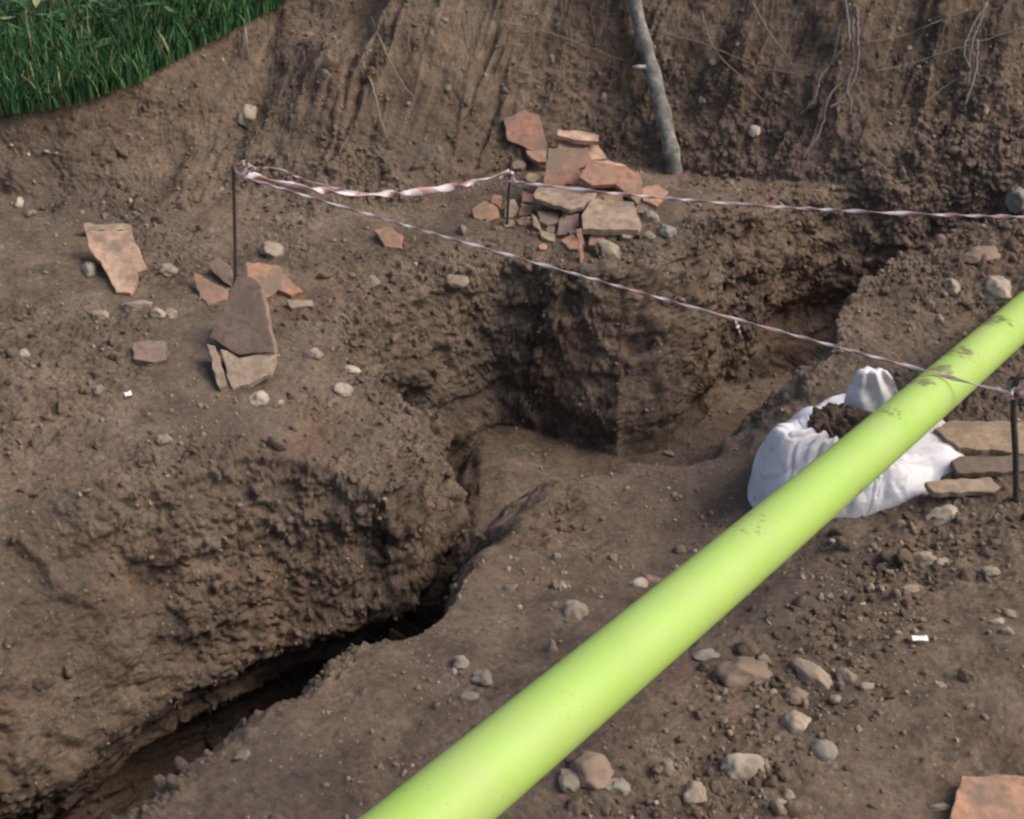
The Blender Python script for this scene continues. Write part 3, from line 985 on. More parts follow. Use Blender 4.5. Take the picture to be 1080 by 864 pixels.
stake([B0 - Vector((0, 0, .05)), B0.lerp(B1, .5), B1], .006, 'short dark stake standing in the left of the tile pile')
cst = stake([C0 - Vector((0, 0, .05)), C0.lerp(C1, .35) + Vector((-.006, 0, 0)), C0.lerp(C1, .75) + Vector((-.008, 0, 0)), C1, C1 + Vector((.015, .0, .022)), C1 + Vector((.04, .005, .022)), C1 + Vector((.055, 0, .0))], .009,
            'bent iron stake with hooked top at the right edge')

m, nt, b = new_mat('striped_tape')
uv = nt.nodes.new('ShaderNodeTexCoord')
sp = nt.nodes.new('ShaderNodeSeparateXYZ'); nt.links.new(uv.outputs['UV'], sp.inputs[0])
mm = nt.nodes.new('ShaderNodeMath'); mm.operation = 'FRACT'
ad = nt.nodes.new('ShaderNodeMath'); ad.operation = 'MULTIPLY_ADD'; ad.inputs[1].default_value = 1 / .13; ad.inputs[2].default_value = 0
nt.links.new(sp.outputs[0], ad.inputs[0])
ad2 = nt.nodes.new('ShaderNodeMath'); ad2.operation = 'MULTIPLY_ADD'; ad2.inputs[1].default_value = .35
nt.links.new(sp.outputs[1], ad2.inputs[0]); nt.links.new(ad.outputs[0], ad2.inputs[2])
nt.links.new(ad2.outputs[0], mm.inputs[0])
cc = ramp(nt, mm.outputs[0], [(.0, (.60, .52, .51)), (.50, (.60, .52, .51)), (.54, (.38, .19, .20)), (.98, (.38, .19, .20))])
nz, _ = tex(nt, nt.nodes.new('ShaderNodeNewGeometry').outputs['Position'], 14, 4)
cc = mix(nt, ramp(nt, nz, [(.40, 0.0), (.65, .7)]), cc, (.33, .25, .22))
nt.links.new(cc, b.inputs['Base Color']); b.inputs['Roughness'].default_value = .45
M['tape'] = m


def tape(path, width, turns, seed, name='barrier_tape', parent=None, thick=.3):
    """a twisted, crumpled ribbon"""
    n = len(path)
    r = random.Random(seed)
    ph = r.uniform(0, 6)
    V, Fq = tube(path, [width / 2 * (.80 + .35 * abs(math.sin(ph + i * .37)) + .1 * r.random()) for i in range(n)], 8, seed, .04,
                 twist=lambda t: t * turns * 2 * math.pi + 1.2 * math.sin(t * 23), flat=thick)
    o = link_mesh(name, V, Fq, M['tape'], parent)
    uvl = o.data.uv_layers.new(name='UVMap')
    s = [0]
    for i in range(n - 1): s.append(s[-1] + (path[i + 1] - path[i]).length)
    for pl in o.data.polygons:
        for li in pl.loop_indices:
            vi = o.data.loops[li].vertex_index
            k = vi % 8
            uvl.data[li].uv = (s[vi // 8], abs(k - 4) / 4)
    return o


def hang(a, b_, sag, n=70, jit=.0):
    r = random.Random(5)
    return [a.lerp(b_, i / (n - 1)) - Vector((0, 0, sag * 4 * (i / (n - 1)) * (1 - i / (n - 1)))) + Vector((0, 0, r.uniform(-jit, jit))) for i in range(n)]


TG = 'red and white tapes round the trench'
TA = Vector((A1.x + .03, A0.y, above(A0, 183)))
TB = Vector((B0.x + .01, B0.y - .01, above(B0, 180)))
t1 = empty('barrier_tape', A0, 'red and white tape sagging between the left stake and the tile pile', 'tape', TG)
tape(hang(TA, TB, .085), .027, 2.5, 1, 'strip', t1, .28)
tape(smooth_path([TA, TA + Vector((.10, .0, .02)), TA + Vector((.24, -.01, -.03)), TA + Vector((.40, 0, -.075))], 12), .012, 2, 2, 'loose_strand', t1)
def knot(parent, c, s, seed):
    r = random.Random(seed)
    for k in range(4):
        a = r.uniform(0, 6.28)
        e1 = c + Vector((math.cos(a) * s, r.uniform(-.3, .3) * s, abs(math.sin(a)) * s * 1.1))
        e2 = c + Vector((math.cos(a + .9) * s * .8, r.uniform(-.3, .3) * s, math.sin(a + .9) * s * .7))
        tape(smooth_path([c, c.lerp(e1, .5) + Vector((0, .01, .01)), e1, e2, c], 6), .013, 1, seed + k, 'knot_loop', parent, .35)
knot(t1, TA + Vector((.0, -.01, .0)), .045, 4)
t2 = empty('barrier_tape', B0, 'thin tape stretched from the tile pile to the right edge', 'tape', TG)
FAR = at_depth(1165, 230, 4.62)
T2a = Vector((B0.x + .01, B0.y - .005, above(B0, 191)))
tape(hang(T2a, FAR, .035, 110), .014, 9, 7, 'strip', t2, .35)
knot(t2, T2a, .035, 11)
t3 = empty('barrier_tape', C0, 'long dirty tape running over the trench to the hooked right stake', 'tape', TG)
TC = C1 + Vector((-.005, -.01, -.03))
TA3 = Vector((A1.x + .02, A0.y, above(A0, 186)))
pth3 = hang(TA3, TC, .012, 160)
tape(pth3, .0105, 14, 9, 'strip', t3, .4)
k = min(range(len(pth3)), key=lambda i: abs(((pth3[i] - CAM).x / depth_of(pth3[i])) * F + 540 - 773))
tape([pth3[k] + Vector((.003 * j, -.002 * j, -.0075 * j)) for j in range(9)], .014, .3, 3, 'loose_end', t3, .2)
knot(t3, TC + Vector((.02, -.01, .005)), .03, 21)
# far stake that holds the second tape, beyond the right edge
fs, _ = ground_at(FAR.x, FAR.y)
stake([fs - Vector((0, 0, .05)), fs.lerp(FAR, .5), FAR + Vector((0, 0, .05))], .006, 'iron stake past the right edge at the far tape end')

# ------------------------------------------------------------------ sack
SP, SN = hit(893, 548)
SP = Vector((at(893, 548, SP.z).x, SP.y, SP.z))
def px_m(px, py, y):      # point on the vertical plane y=const seen at the pixel
    d = ray(px, py); t = (y - CAM.y) / d.y
    return CAM + d * t
def blob(bm, c, r, rot=(0, 0, 0), sub=3):
    mt = Matrix.LocRotScale(Vector(c), Matrix.Rotation(rot[2], 3, 'Z') @ Matrix.Rotation(rot[1], 3, 'Y') @ Matrix.Rotation(rot[0], 3, 'X'), Vector(r))
    bmesh.ops.create_icosphere(bm, subdivisions=sub, radius=1, matrix=mt)


def remesh(me_, voxel, smooth_it):
    o = bpy.data.objects.new('tmp', me_); col.objects.link(o)
    md = o.modifiers.new('r', 'REMESH'); md.mode = 'VOXEL'; md.voxel_size = voxel
    sm = o.modifiers.new('s', 'SMOOTH'); sm.iterations = smooth_it; sm.factor = .5
    dg = bpy.context.evaluated_depsgraph_get()
    ev = o.evaluated_get(dg)
    out = bpy.data.meshes.new_from_object(ev)
    bpy.data.objects.remove(o)
    return out


def mesh_np(me_):
    n = len(me_.vertices)
    co = np.zeros(n * 3); me_.vertices.foreach_get('co', co)
    no = np.zeros(n * 3); me_.vertices.foreach_get('normal', no)
    return co.reshape(-1, 3), no.reshape(-1, 3)


gz = SP.z + .004
y0 = SP.y + .16
mouth = px_m(884, 446, y0 + .02)
zt = mouth.z
def gpt(px, py): 
    p = at(px, py, gz); return (p.x, p.y)
base_px = [(790, 532), (804, 545), (840, 552), (885, 545), (928, 538), (968, 522), (1004, 500), (1018, 484)]
bp = [tuple(hit(*p)[0])[:2] for p in base_px]
bp += [(bp[-1][0] + .0, bp[-1][1] + .10), (bp[-1][0] - .10, y0 + .26), (mouth.x, y0 + .30), (bp[0][0] + .10, y0 + .22)]
bc_ = (mouth.x, mouth.y)
bang = np.array([math.atan2(p[1] - bc_[1], p[0] - bc_[0]) for p in bp]); brad = np.array([math.hypot(p[0] - bc_[0], p[1] - bc_[1]) for p in bp])
o_ = np.argsort(bang); bang, brad = bang[o_], brad[o_]
NT_, NS_ = 360, 90
th = np.linspace(-math.pi, math.pi, NT_, endpoint=False)
br = np.interp(th, np.concatenate([bang - 2 * math.pi, bang, bang + 2 * math.pi]), np.tile(brad, 3))
kk = np.exp(-np.linspace(-2, 2, 31) ** 2); kk /= kk.sum()
br = np.convolve(np.concatenate([br[-15:], br, br[:15]]), kk, 'valid')
ct, st = np.cos(th), np.sin(th)
gzt = np.array([ground_at(mouth.x + math.cos(t_) * r_, mouth.y + math.sin(t_) * r_)[0].z for t_, r_ in zip(th, br)])
gzt = np.convolve(np.concatenate([gzt[-15:], gzt, gzt[:15]]), kk, 'valid') - .004
mr_ = .076 + .02 * np.cos(th) ** 2
# height of the rolled cloth rim round the mouth
rimh = zt - .005 + .02 * np.cos(th - math.pi) - .055 * np.exp(-((np.angle(np.exp(1j * (th + .35)))) / .7) ** 2) + .012 * noise(ct * 2, st * 2, 0, 85)
rimh = rimh - .035 * np.exp(-((th - math.pi / 2) / .9) ** 2)
ss = np.concatenate([np.linspace(-.16, 0, 14, endpoint=False), np.linspace(0, 1, NS_ - 14)])
VV = np.zeros((NS_, NT_, 3))
cxn, cyn = ct * 3.0, st * 3.0
for i, s_ in enumerate(ss):
    if s_ < 0:
        q = -s_ / .16
        r_ = mr_ * (1 - .35 * q); z_ = rimh - .075 * q ** 1.3 + .004
    else:
        f_ = np.sin(s_ * math.pi / 2) ** 1.32
        h_ = np.cos(s_ * math.pi / 2) ** 1.15
        r_ = mr_ + (br - mr_) * f_
        z_ = gzt + (rimh - gzt) * h_
    tw_ = .5 * s_
    wob = th + .22 * noise(ct * 2.2, st * 2.2, s_ * 2.5, 86)
    cw, sw = np.cos(wob), np.sin(wob)
    k1 = np.maximum(0, 1 - np.abs(noise(cw * 2.3, sw * 2.3, s_ * .5, 81)) * 5)
    k2 = np.maximum(0, 1 - np.abs(noise(cw * 4.6, sw * 4.6, s_ * .9, 82)) * 4)
    k3 = np.maximum(0, 1 - np.abs(noise(cw * 3 + s_ * 2.2, sw * 3, s_ * 3.0, 84)) * 6)
    am = .25 + .75 * math.exp(-max(s_, 0) / .35)
    dd_ = -.034 * k1 * am - .017 * k2 * am - .006 * k3 * min(1, max(s_, 0) * 4) * (s_ < .8) + .030 * noise(ct * 1.4, st * 1.4, s_ * 1.8, 87) * min(1, max(s_, 0) * 2)
    if s_ > .85: dd_ = dd_ * (1 - s_) / .15
    nz_ = .45 + .4 * (1 - max(s_, 0)); nr_ = math.sqrt(1 - min(nz_, .95) ** 2)
    VV[i, :, 0] = mouth.x + ct * (r_ + dd_ * nr_)
    VV[i, :, 1] = mouth.y + st * (r_ + dd_ * nr_)
    VV[i, :, 2] = z_ + dd_ * nz_
# puckered lobe of cloth at the upper left and the tied corner on the right
def pull(c, rad, vec):
    d_ = np.linalg.norm(VV - np.array(c), axis=-1)
    VV[...] += np.exp(-(d_ / rad) ** 2)[..., None] * np.array(vec)
lp = px_m(822, 462, y0 + .0)
pull(lp, .05, (-.020, 0, .045))
rp = px_m(990, 490, y0 - .0)
pull((rp.x, rp.y, gz + .08), .07, (.015, 0, .045))
pull(((mouth.x + rp.x) / 2, y0 - .05, gz + .10), .09, (.0, -.01, .03))
VV[-1, :, 2] -= .05
VV[-2, :, 2] -= .015
Fs = []
for i in range(NS_ - 1):
    for j in range(NT_):
        j2 = (j + 1) % NT_
        Fs.append([i * NT_ + j, (i + 1) * NT_ + j, (i + 1) * NT_ + j2, i * NT_ + j2])
sm_ = bpy.data.meshes.new('sack_body')
sm_.from_pydata(VV.reshape(-1, 3).tolist(), [], Fs)
sm_.polygons.foreach_set('use_smooth', np.ones(len(sm_.polygons), bool))
sm_.update()
m, nt, b = new_mat('woven_sack')
geo = nt.nodes.new('ShaderNodeNewGeometry'); pos = geo.outputs['Position']
n1, _ = tex(nt, pos, 5, 5, .6)
c = mix(nt, ramp(nt, n1, [(.35, 0.0), (.7, 1.0)]), (.72, .69, .70), (.62, .585, .59))
n3, _ = tex(nt, pos, 22, 5, .7)
c = mix(nt, ramp(nt, n3, [(.52, 0.0), (.72, .55)]), c, (.38, .31, .26))
nt.links.new(c, b.inputs['Base Color']); b.inputs['Roughness'].default_value = .6
b.inputs['Specular IOR Level'].default_value = .3
w1 = nd(nt, 'ShaderNodeTexWave', Scale=95, Distortion=1.0); w1.bands_direction = 'DIAGONAL'
nt.links.new(pos, w1.inputs['Vector'])
n4, _ = tex(nt, pos, 26, 5, .6)
bump(nt, b, [(n4, .010, .6), (w1.outputs['Fac'], .0012, .35)])
M['sack'] = m
sack = empty('sack', (SP.x, y0, gz), 'white woven sack of earth slumped open under the pipe', 'sack')
body = bpy.data.objects.new('sack_body', sm_); col.objects.link(body); body.data.materials.append(m)
body.parent = sack; body.matrix_parent_inverse = Matrix.Translation(-sack.location)
# upright folded corner of the cloth behind the mouth
fc0 = px_m(920, 424, y0 + .10)
g = bmesh.new()
prof = [(-.085, 0), (-.07, .05), (-.045, .10), (-.032, .122), (.012, .128), (.035, .10), (.058, .055), (.08, .005)]
V = []; Fq = []
nu, nv = 26, 14
for side in (0, 1):
    for i in range(nu):
        s_ = i / (nu - 1)
        for j in range(nv):
            h_ = j / (nv - 1)
            wl = np.interp(h_ * .128, [0, .05, .10, .122, .128], [-.075, -.066, -.056, -.050, -.042])
            wr = np.interp(h_ * .128, [0, .05, .10, .128], [.075, .060, .040, .022])
            x_ = wl + (wr - wl) * s_
            bulge = math.sin(math.pi * s_) * (1 - .55 * h_)
            f_ = .010 * math.sin(s_ * 15 + h_ * 3) * (1 - .3 * h_) + .012 * float(fbm(np.array([x_ * 22 + 3]), np.array([h_ * 2.5]), np.array([side * 1.0]), 2, 90)[0])
            y_ = (-.045 if side == 0 else .03) * bulge + f_
            V.append(Vector((fc0.x + x_ * 1.2, fc0.y + y_, fc0.z - .01 + h_ * .125)))
for side in (0, 1):
    o_ = side * nu * nv
    for i in range(nu - 1):
        for j in range(nv - 1):
            q = [o_ + i * nv + j, o_ + (i + 1) * nv + j, o_ + (i + 1) * nv + j + 1, o_ + i * nv + j + 1]
            Fq.append(q if side == 0 else q[::-1])
bd = [i * nv + nv - 1 for i in range(nu)]
for a_, b_ in zip(bd[:-1], bd[1:]):
    Fq.append([a_, b_, b_ + nu * nv, a_ + nu * nv])
for i in (0, nu - 1):
    for j in range(nv - 1):
        a_ = i * nv + j
        q = [a_, a_ + 1, a_ + 1 + nu * nv, a_ + nu * nv]
        Fq.append(q if i == 0 else q[::-1])
flap = link_mesh('folded_corner', V, Fq, m, sack)
# the earth in the open mouth
bmE = bmesh.new()
ec = px_m(888, 444, y0 + .10)
blob(bmE, (mouth.x + .015, mouth.y + .02, zt - .03), (.090, .092, .056))
blob(bmE, (mouth.x - .05, mouth.y - .0, zt - .015), (.045, .05, .035))
blob(bmE, (mouth.x + .05, mouth.y + .0, zt - .0), (.05, .05, .035))
meE = bpy.data.meshes.new('tmp'); bmE.to_mesh(meE); bmE.free()
meE = remesh(meE, .005, 4)
co, no = mesh_np(meE)
dd = .035 * (np.abs(noise(co[:, 0] * 30, co[:, 1] * 30, co[:, 2] * 30, 91)) - .2) + .02 * (np.abs(noise(co[:, 0] * 70, co[:, 1] * 70, co[:, 2] * 70, 92)) - .2)
meE.vertices.foreach_set('co', (co + no * dd[:, None]).ravel()); meE.update()
meE.polygons.foreach_set('use_smooth', np.ones(len(meE.polygons), bool))
se = bpy.data.objects.new('soil_heap', meE); col.objects.link(se)
meE.materials.append(simple('dark_earth', (.085, .058, .042), .95, .1, 70, .006))
origin_to(se, mouth)
tag(se, 'dark crumbly earth heaped in the mouth of the white sack', 'soil')

# ------------------------------------------------------------------ wooden pole on the bank
b0, bn = hit(708, 168)
b1, bn1 = hit(668, 2)
top = b1 + (b1 - b0).normalized() * .75 + Vector((0, -.10, .10))
pp = smooth_path([b0 + Vector((.005, -.03, -.08)), b0 + Vector((0, -.03, .02)), b0.lerp(b1, .5) + Vector((.006, -.07, .01)), b1 + Vector((0, -.07, .01)), top], 14)
n_ = len(pp)
V, Fq = tube(pp, [.037 - .008 * i / n_ + .003 * math.sin(i * .9) for i in range(n_)], 18, 4, .05)
m, nt, b = new_mat('bark')
geo = nt.nodes.new('ShaderNodeNewGeometry'); pos = geo.outputs['Position']
n1, _ = tex(nt, pos, 20, 5, .7)
c = ramp(nt, n1, [(.40, (.10, .088, .074)), (.56, (.19, .175, .15)), (.70, (.40, .37, .33))])
nt.links.new(c, b.inputs['Base Color']); b.inputs['Roughness'].default_value = .85
bump(nt, b, [(n1, .008, .8)])
M['bark'] = m
pole = link_mesh('wooden_pole', V, Fq, m)
origin_to(pole, b0)
tag(pole, 'grey barked wooden pole leaning on the earth bank', 'pole')
stub = pp[int(n_ * .55)]
V, Fq = tube(smooth_path([stub, stub + Vector((-.05, -.02, .012)), stub + Vector((-.085, -.02, .008))], 5), [.014, .013, .013, .012, .011, .010, .010, .009, .009, .008, .006], 8, 2, .05)
link_mesh('branch_stub', V, Fq, m, pole)

# ------------------------------------------------------------------ roots on the bank
def draped(pixs, off=.02, per=8, wob=.004, seed=0):
    r = random.Random(seed)
    P = []
    for (x, y) in pixs:
        p, n = hit(x, y)
        P.append(p + n * off + Vector((0, -off * .4, 0)))
    return [p + Vector((r.uniform(-wob, wob), r.uniform(-wob, wob), r.uniform(-wob, wob))) for p in smooth_path(P, per)]


def root(strands, label, mat='root', rad=.004, off=.02):
    base = hit(*strands[0][-1])[0]
    if len(strands) == 1:
        P = draped(strands[0], off, 8, rad * .5, int(strands[0][0][0]))
        V, Fq = tube(P, [rad * (1 - .5 * i / len(P)) for i in range(len(P))], 7, 1, .15)
        o = link_mesh('root', V, Fq, M[mat]); origin_to(o, P[0])
        return tag(o, label, 'root', 'roots hanging from the bank')
    e = empty('root', base, label, 'root', 'roots hanging from the bank')
    for q, s in enumerate(strands):
        P = draped(s, off + .006 * q, 8, rad * .5, int(s[0][0]) + q)
        V, Fq = tube(P, [rad * (1 - .5 * i / len(P)) for i in range(len(P))], 7, q, .15)
        link_mesh('strand', V, Fq, M[mat], e)
    return e


root([[(895, 3), (884, 40), (880, 62), (867, 85), (862, 105), (845, 125)],
      [(897, 3), (896, 50), (892, 78), (878, 105), (872, 135), (850, 165)],
      [(893, 3), (890, 45), (885, 62), (872, 72)],
      [(891, 75), (893, 95), (889, 115), (890, 128)],
      [(899, 3), (897, 30), (899, 58), (888, 92), (876, 118)]], 'thick tangle of grey roots hanging right of the pole', 'root_dark', .0075, .035)
root([[(1036, 3), (1030, 30), (1022, 52), (1020, 95)], [(1030, 45), (1027, 80), (1024, 110)], [(1032, 8), (1018, 50), (1017, 80)]], 'dark root cluster at the upper right of the bank', 'root_dark', .007, .03)
root([[(1078, 30), (1040, 42), (1000, 55), (960, 68), (920, 74)]], 'thin root stretching down from the right edge', 'root', .0035)
root([[(1020, 12), (985, 25), (950, 38), (910, 45)]], 'thin root crossing above the right edge one', 'root', .003)
root([[(1022, 78), (1000, 92), (975, 108)]], 'short slanting root below the dark cluster', 'root', .003)
root([[(530, 25), (580, 35), (640, 58), (668, 68)]], 'pale thin root running to the pole from the left', 'root', .003)
root([[(672, 30), (740, 45), (800, 68), (850, 80)]], 'thin root leading right from the pole', 'root', .003)
root([[(380, 68), (392, 98), (402, 125), (411, 150)]], 'straw coloured root hanging above the striped tape', 'root', .006)
root([[(396, 20), (410, 55), (425, 90), (440, 105)]], 'straw coloured root above the left tape, upper of two', 'root', .0045)
root([[(741, 12), (752, 50), (785, 88), (805, 110)]], 'curved root halfway between pole and root tangle', 'root', .004)
root([[(795, 5), (810, 35), (830, 62), (836, 75)]], 'curved root just left of the root tangle', 'root', .004)
p_, n__ = hit(263, 62)
V, Fq = tube(smooth_path([p_ + Vector((-.004, 0, -.01)), p_ + Vector((.002, -.03, .07)), p_ + Vector((.0, -.02, .14))], 5), .004, 6, 1, .1)
tw = link_mesh('twig', V, Fq, M['stone_pale']); origin_to(tw, p_)
tag(tw, 'short pale twig upright at the edge of the grass', 'twig')


# ------------------------------------------------------------------ many-piece stuff
def merge_build(name, chunks, mat, smooth=True):
    vs, fs, off = [], [], 0
    for v, f in chunks:
        vs.append(np.asarray(v)); fs.append(np.asarray(f) + off); off += len(v)
    v = np.concatenate(vs).astype(np.float32); f = np.concatenate(fs).astype(np.int32)
    k = f.shape[1]
    d = bpy.data.meshes.new(name)
    d.vertices.add(len(v)); d.vertices.foreach_set('co', v.ravel())
    d.loops.add(f.size); d.loops.foreach_set('vertex_index', f.ravel())
    d.polygons.add(len(f))
    d.polygons.foreach_set('loop_start', np.arange(0, f.size, k, dtype=np.int32))
    d.polygons.foreach_set('loop_total', np.full(len(f), k, dtype=np.int32))
    d.update(calc_edges=True)
    d.polygons.foreach_set('use_smooth', np.full(len(f), smooth))
    d.materials.append(mat)
    o = bpy.data.objects.new(name, d); col.objects.link(o)
    return o


protos = {s: [rock_verts(s, 1, 1, 1, 500 + i, .35, cuts=6) for i in range(14)] for s in (2, 3)}
iy_all = np.arange(len(yl) + 2, len(yl) + NYF - 2); ix_all = np.arange(len(xl) + 2, len(xl) + NXF - 2)


def scatter(n, dens, smin, smax, power, seed, sink=.2, sub_big=.014):
    r = np.random.default_rng(seed)
    out = []
    tries = 0
    while len(out) < n and tries < n * 60:
        k = 4000
        iy = r.choice(iy_all, k); ix = r.choice(ix_all, k)
        keep = r.random(k) < dens[iy, ix]
        for a, b_ in zip(iy[keep], ix[keep]):
            s = smin * (smax / smin) ** (r.random() ** power)
            sub = 3 if s > sub_big else 2
            v, f = protos[sub][r.integers(14)]
            q = r.normal(size=4); q /= np.linalg.norm(q)
            w, x_, y_, z_ = q
            Rm = np.array([[1 - 2 * (y_ * y_ + z_ * z_), 2 * (x_ * y_ - z_ * w), 2 * (x_ * z_ + y_ * w)],
                           [2 * (x_ * y_ + z_ * w), 1 - 2 * (x_ * x_ + z_ * z_), 2 * (y_ * z_ - x_ * w)],
                           [2 * (x_ * z_ - y_ * w), 2 * (y_ * z_ + x_ * w), 1 - 2 * (x_ * x_ + y_ * y_)]])
            vv = (v * np.array([1, r.uniform(.6, 1), r.uniform(.45, .8)]) * s) @ Rm.T
            jx, jy = r.uniform(-.5, .5, 2) * .005
            c_ = np.array([PX[a, b_] + jx, PY[a, b_] + jy, PZ[a, b_]]) + np.array([NX[a, b_], NY[a, b_], NZ[a, b_]]) * s * sink
            out.append((vv + c_, f))
            if len(out) >= n: break
        tries += k
    return out


patch = sstep(-.05, .35, fbm(X * 2.6, Y * 2.6, 0, 3, 101))
near_w = 1 / np.maximum(Y, 1.5)
flatness = 1 - .6 * steep
grass_side = (BT >= .98)
dens_g = (.20 + .6 * patch + 1.2 * strip + .4 * sstep(1.2, 1.5, X) * sstep(3.4, 3.8, Y)) * flatness * ~grass_side
dens_g = dens_g * (1 - .5 * floor) / dens_g.max()
g1 = scatter(8500, dens_g, .003, .012, 1.6, 201)
g2 = scatter(520, dens_g, .010, .026, 1.8, 202, .1)
gr = merge_build('gravel', [c for c in g1 if len(c[0]) < 60], M['gravel'])
gr2 = merge_build('gravel', g2 + [c for c in g1 if len(c[0]) >= 60], M['gravel']) if False else None
gbig = merge_build('pebbles', [c for c in g2 + g1 if len(c[0]) >= 60], M['gravel'])
tag(gr, 'fine gravel sprinkled over the bare soil', 'gravel', kind='stuff')
tag(gbig, 'scattered small pebbles and grit on the soil', 'pebbles', kind='stuff')
dens_c = (np.clip(cloddy - .35, 0, 1) ** 1.3 * .6 + .9 * strip + .35 * sstep(.25, .02, DR) * (~INR) * (~fgm) + .25 * ((TT > 0) & (TT < .12)) * (~((X > -.15) & (Y < 3.9))) + .5 * sstep(.25, .0, BT) * (BT > 0)) * (1 - .5 * steep) * ~grass_side
dens_c = dens_c / dens_c.max()
c1 = scatter(7500, dens_c, .005, .016, 1.5, 203, .05)
c2_ = scatter(900, dens_c, .014, .038, 2.0, 204, .0)
ca = merge_build('soil_crumbs', [c for c in c1 if len(c[0]) < 60], M['soil'])
cb = merge_build('soil_clods', [c for c in c1 + c2_ if len(c[0]) >= 60], M['soil'])
tag(ca, 'loose crumbs of brown earth strewn over the ground', 'soil', kind='stuff')
tag(cb, 'lumps of brown earth broken off the trench edges', 'soil', kind='stuff')

# fine root hairs over the bank
r = random.Random(77)
ch = []
for i in range(420):
    x = r.uniform(-1.6, 2.4)
    yf = float(np.interp(x, bfx, bfy)); yc = float(np.interp(x, bcx, bcy))
    t0 = r.uniform(.35, .98)
    L_ = r.uniform(.05, .30)
    y = yf + (yc - yf) * t0
    P = []
    drift = r.uniform(-.15, .55)
    for k in range(7):
        q = k / 6
        g_, n_g = ground_at(x + drift * L_ * q * q + r.uniform(-.006, .006), y - L_ * .62 * q)
        P.append(g_ + n_g * (.006 + .018 * math.sin(math.pi * q) * r.random()))
    V, Fq = tube(P, [.0022 * r.uniform(.5, 1.2) * (1 - .6 * k / 6) for k in range(7)], 4, i, .1, caps=False)
    ch.append((np.array([v[:] for v in V]), Fq))
rh = merge_build('root_hairs', ch, M['root'])
tag(rh, 'fine roots and straw threads clinging to the bank', 'roots', kind='stuff')

# ------------------------------------------------------------------ grass on the bank top
m, nt, b = new_mat('grass_blades')
geo = nt.nodes.new('ShaderNodeNewGeometry')
c = ramp(nt, geo.outputs['Random Per Island'], [(.05, (.014, .046, .020)), (.4, (.024, .076, .026)), (.75, (.044, .110, .034)), (.92, (.08, .135, .045)), (.97, (.24, .22, .11))])
n1, _ = tex(nt, geo.outputs['Position'], 3, 3)
c = mix(nt, 1.0, c, ramp(nt, n1, [(.35, .7), (.65, 1.3)]), 'MULTIPLY')
nt.links.new(c, b.inputs['Base Color']); b.inputs['Roughness'].default_value = .6
b.inputs['Specular IOR Level'].default_value = .25
M['grass'] = m
bl = []
rg = np.random.default_rng(301)
cnt = 0
while cnt < 20000:
    x = rg.uniform(-4.2, -.45); 
    yc = np.interp(x, bcx, bcy)
    y = yc + abs(rg.normal()) * .9 * rg.random() - .03 + float(noise(np.array([x * 3.0]), np.array([0.]), np.array([0.]), 400)[0]) * .16 + float(noise(np.array([x * 11.0]), np.array([0.]), np.array([0.]), 401)[0]) * .07
    y += .11 * float(sstep(-1.85, -1.45, np.array(x)))
    if y > yc + 2.6: continue
    zc = np.interp(x, bcx, bcz)
    zz = zc + .0
    edge = min(1, (y - yc + .06) / .35)
    h = rg.uniform(.06, .16) + .20 * edge * rg.random() * (1 if x < -1.0 else .6)
    if x > -1.35 and edge < 1: h *= .75
    w = rg.uniform(.0022, .0055)
    if rg.random() < .16: y = yc - rg.uniform(.0, .09); h *= .55
    a = rg.uniform(0, 2 * math.pi); lean = rg.uniform(.05, .6)
    da = rg.uniform(0, 2 * math.pi)
    dx, dy = math.cos(da), math.sin(da)
    wx_, wy_ = math.cos(a) * w, math.sin(a) * w
    pts = []
    for k, (q, ww) in enumerate(((0, 1), (.35, 1), (.7, .75))):
        cx_ = x + dx * lean * h * q * q; cy_ = y + dy * lean * h * q * q; cz_ = zz - .02 + h * q * (1 - .25 * lean * q)
        pts += [(cx_ - wx_ * ww, cy_ - wy_ * ww, cz_), (cx_ + wx_ * ww, cy_ + wy_ * ww, cz_)]
    q = 1.0
    cx_ = x + dx * lean * h; cy_ = y + dy * lean * h; cz_ = zz - .02 + h * (1 - .25 * lean)
    pts += [(cx_ - wx_ * .1, cy_ - wy_ * .1, cz_), (cx_ + wx_ * .1, cy_ + wy_ * .1, cz_)]
    bl.append((np.array(pts), [[0, 1, 3, 2], [2, 3, 5, 4], [4, 5, 7, 6]]))
    cnt += 1
gs = merge_build('grass', bl, M['grass'])
tag(gs, 'dense green grass growing along the top of the bank', 'grass', kind='stuff')
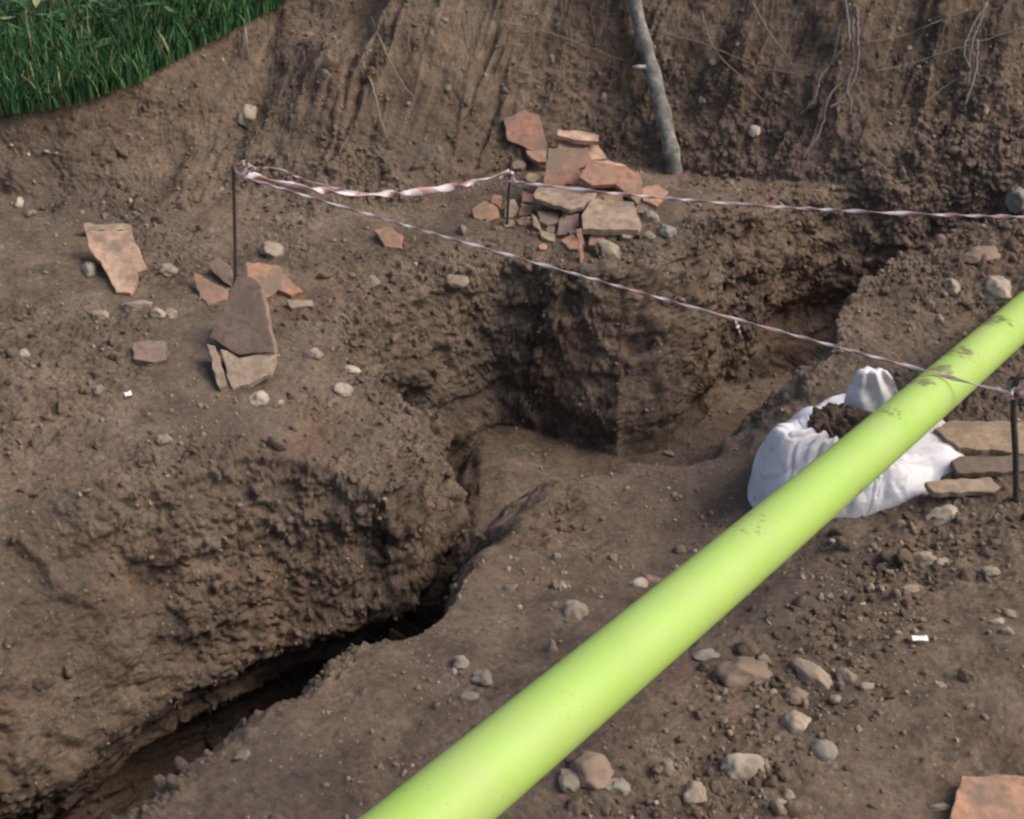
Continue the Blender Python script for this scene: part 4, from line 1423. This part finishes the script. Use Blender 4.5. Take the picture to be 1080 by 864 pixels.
# broad leaves
lf = []
for i in range(1500):
    x = rg.uniform(-3.4, -1.35)
    yc = np.interp(x, bcx, bcy); zc = np.interp(x, bcx, bcz)
    y = yc + rg.uniform(.15, 1.5)
    zb_ = zc + rg.uniform(.08, .36)
    a = rg.uniform(0, 6.28); s = rg.uniform(.014, .048); tilt = rg.uniform(-.7, .2)
    d_ = np.array([math.cos(a), math.sin(a), tilt]); d_ /= np.linalg.norm(d_)
    s_ = np.array([-math.sin(a), math.cos(a), rg.uniform(-.3, .3)])
    o0 = np.array([x, y, zb_])
    pts = [o0, o0 + d_ * s * .6 + s_ * s * .42, o0 + d_ * s * 1.2 + s_ * s * .34, o0 + d_ * s * 2,
           o0 + d_ * s * 1.2 - s_ * s * .34, o0 + d_ * s * .6 - s_ * s * .42, o0 + d_ * s * .6 - np.array([0, 0, s * .1]), o0 + d_ * s * 1.2 - np.array([0, 0, s * .1])]
    lf.append((np.array(pts), [[0, 1, 6, 6], [0, 6, 5, 5], [1, 2, 7, 6], [6, 7, 4, 5], [2, 3, 7, 7], [7, 3, 4, 4]]))
LV = [(v, [q if q[2] != q[3] else q for q in f]) for v, f in lf]
vs = []; fs = []; off = 0
for v, f in LV:
    vs += [tuple(p) for p in v]
    for q in f:
        q = list(dict.fromkeys(q)); fs.append([k + off for k in q])
    off += len(v)
wd = link_mesh('weeds', vs, fs, M['grass'])
tag(wd, 'broad leaved green weeds in the top left corner', 'weeds', kind='stuff')

# ------------------------------------------------------------------ light
w = bpy.data.worlds.new('World'); scene.world = w; w.use_nodes = True
nt = w.node_tree
bg = nt.nodes['Background']
sky = nt.nodes.new('ShaderNodeTexSky'); sky.sky_type = 'NISHITA'; sky.sun_disc = False
SE = R(48)
sky.sun_elevation = SE
sky.dust_density = 4; sky.air_density = 1; sky.ozone_density = .6
nt.links.new(sky.outputs[0], bg.inputs[0]); bg.inputs[1].default_value = .115
# sun from the upper right, slightly behind the bank
az = R(97)     # clockwise from +y
sky.sun_rotation = az
sd = bpy.data.lights.new('sun', 'SUN'); sd.energy = 1.65; sd.angle = R(38); sd.color = (1, .95, .88)
so = bpy.data.objects.new('sun', sd); col.objects.link(so)
dv = Vector((math.sin(az) * math.cos(SE), math.cos(az) * math.cos(SE), math.sin(SE)))
so.rotation_euler = dv.to_track_quat('Z', 'Y').to_euler()
so.location = (0, 0, 6)

scene.view_settings.view_transform = 'Standard'
scene.view_settings.look = 'None'
scene.view_settings.exposure = 0.72
scene.view_settings.gamma = 1
scene.view_settings.use_curve_mapping = False
scene.render.engine = 'CYCLES'
scene.render.resolution_x = 1024; scene.render.resolution_y = 819
scene.cycles.pixel_filter_type = 'BLACKMAN_HARRIS'
scene.cycles.filter_width = 2.4
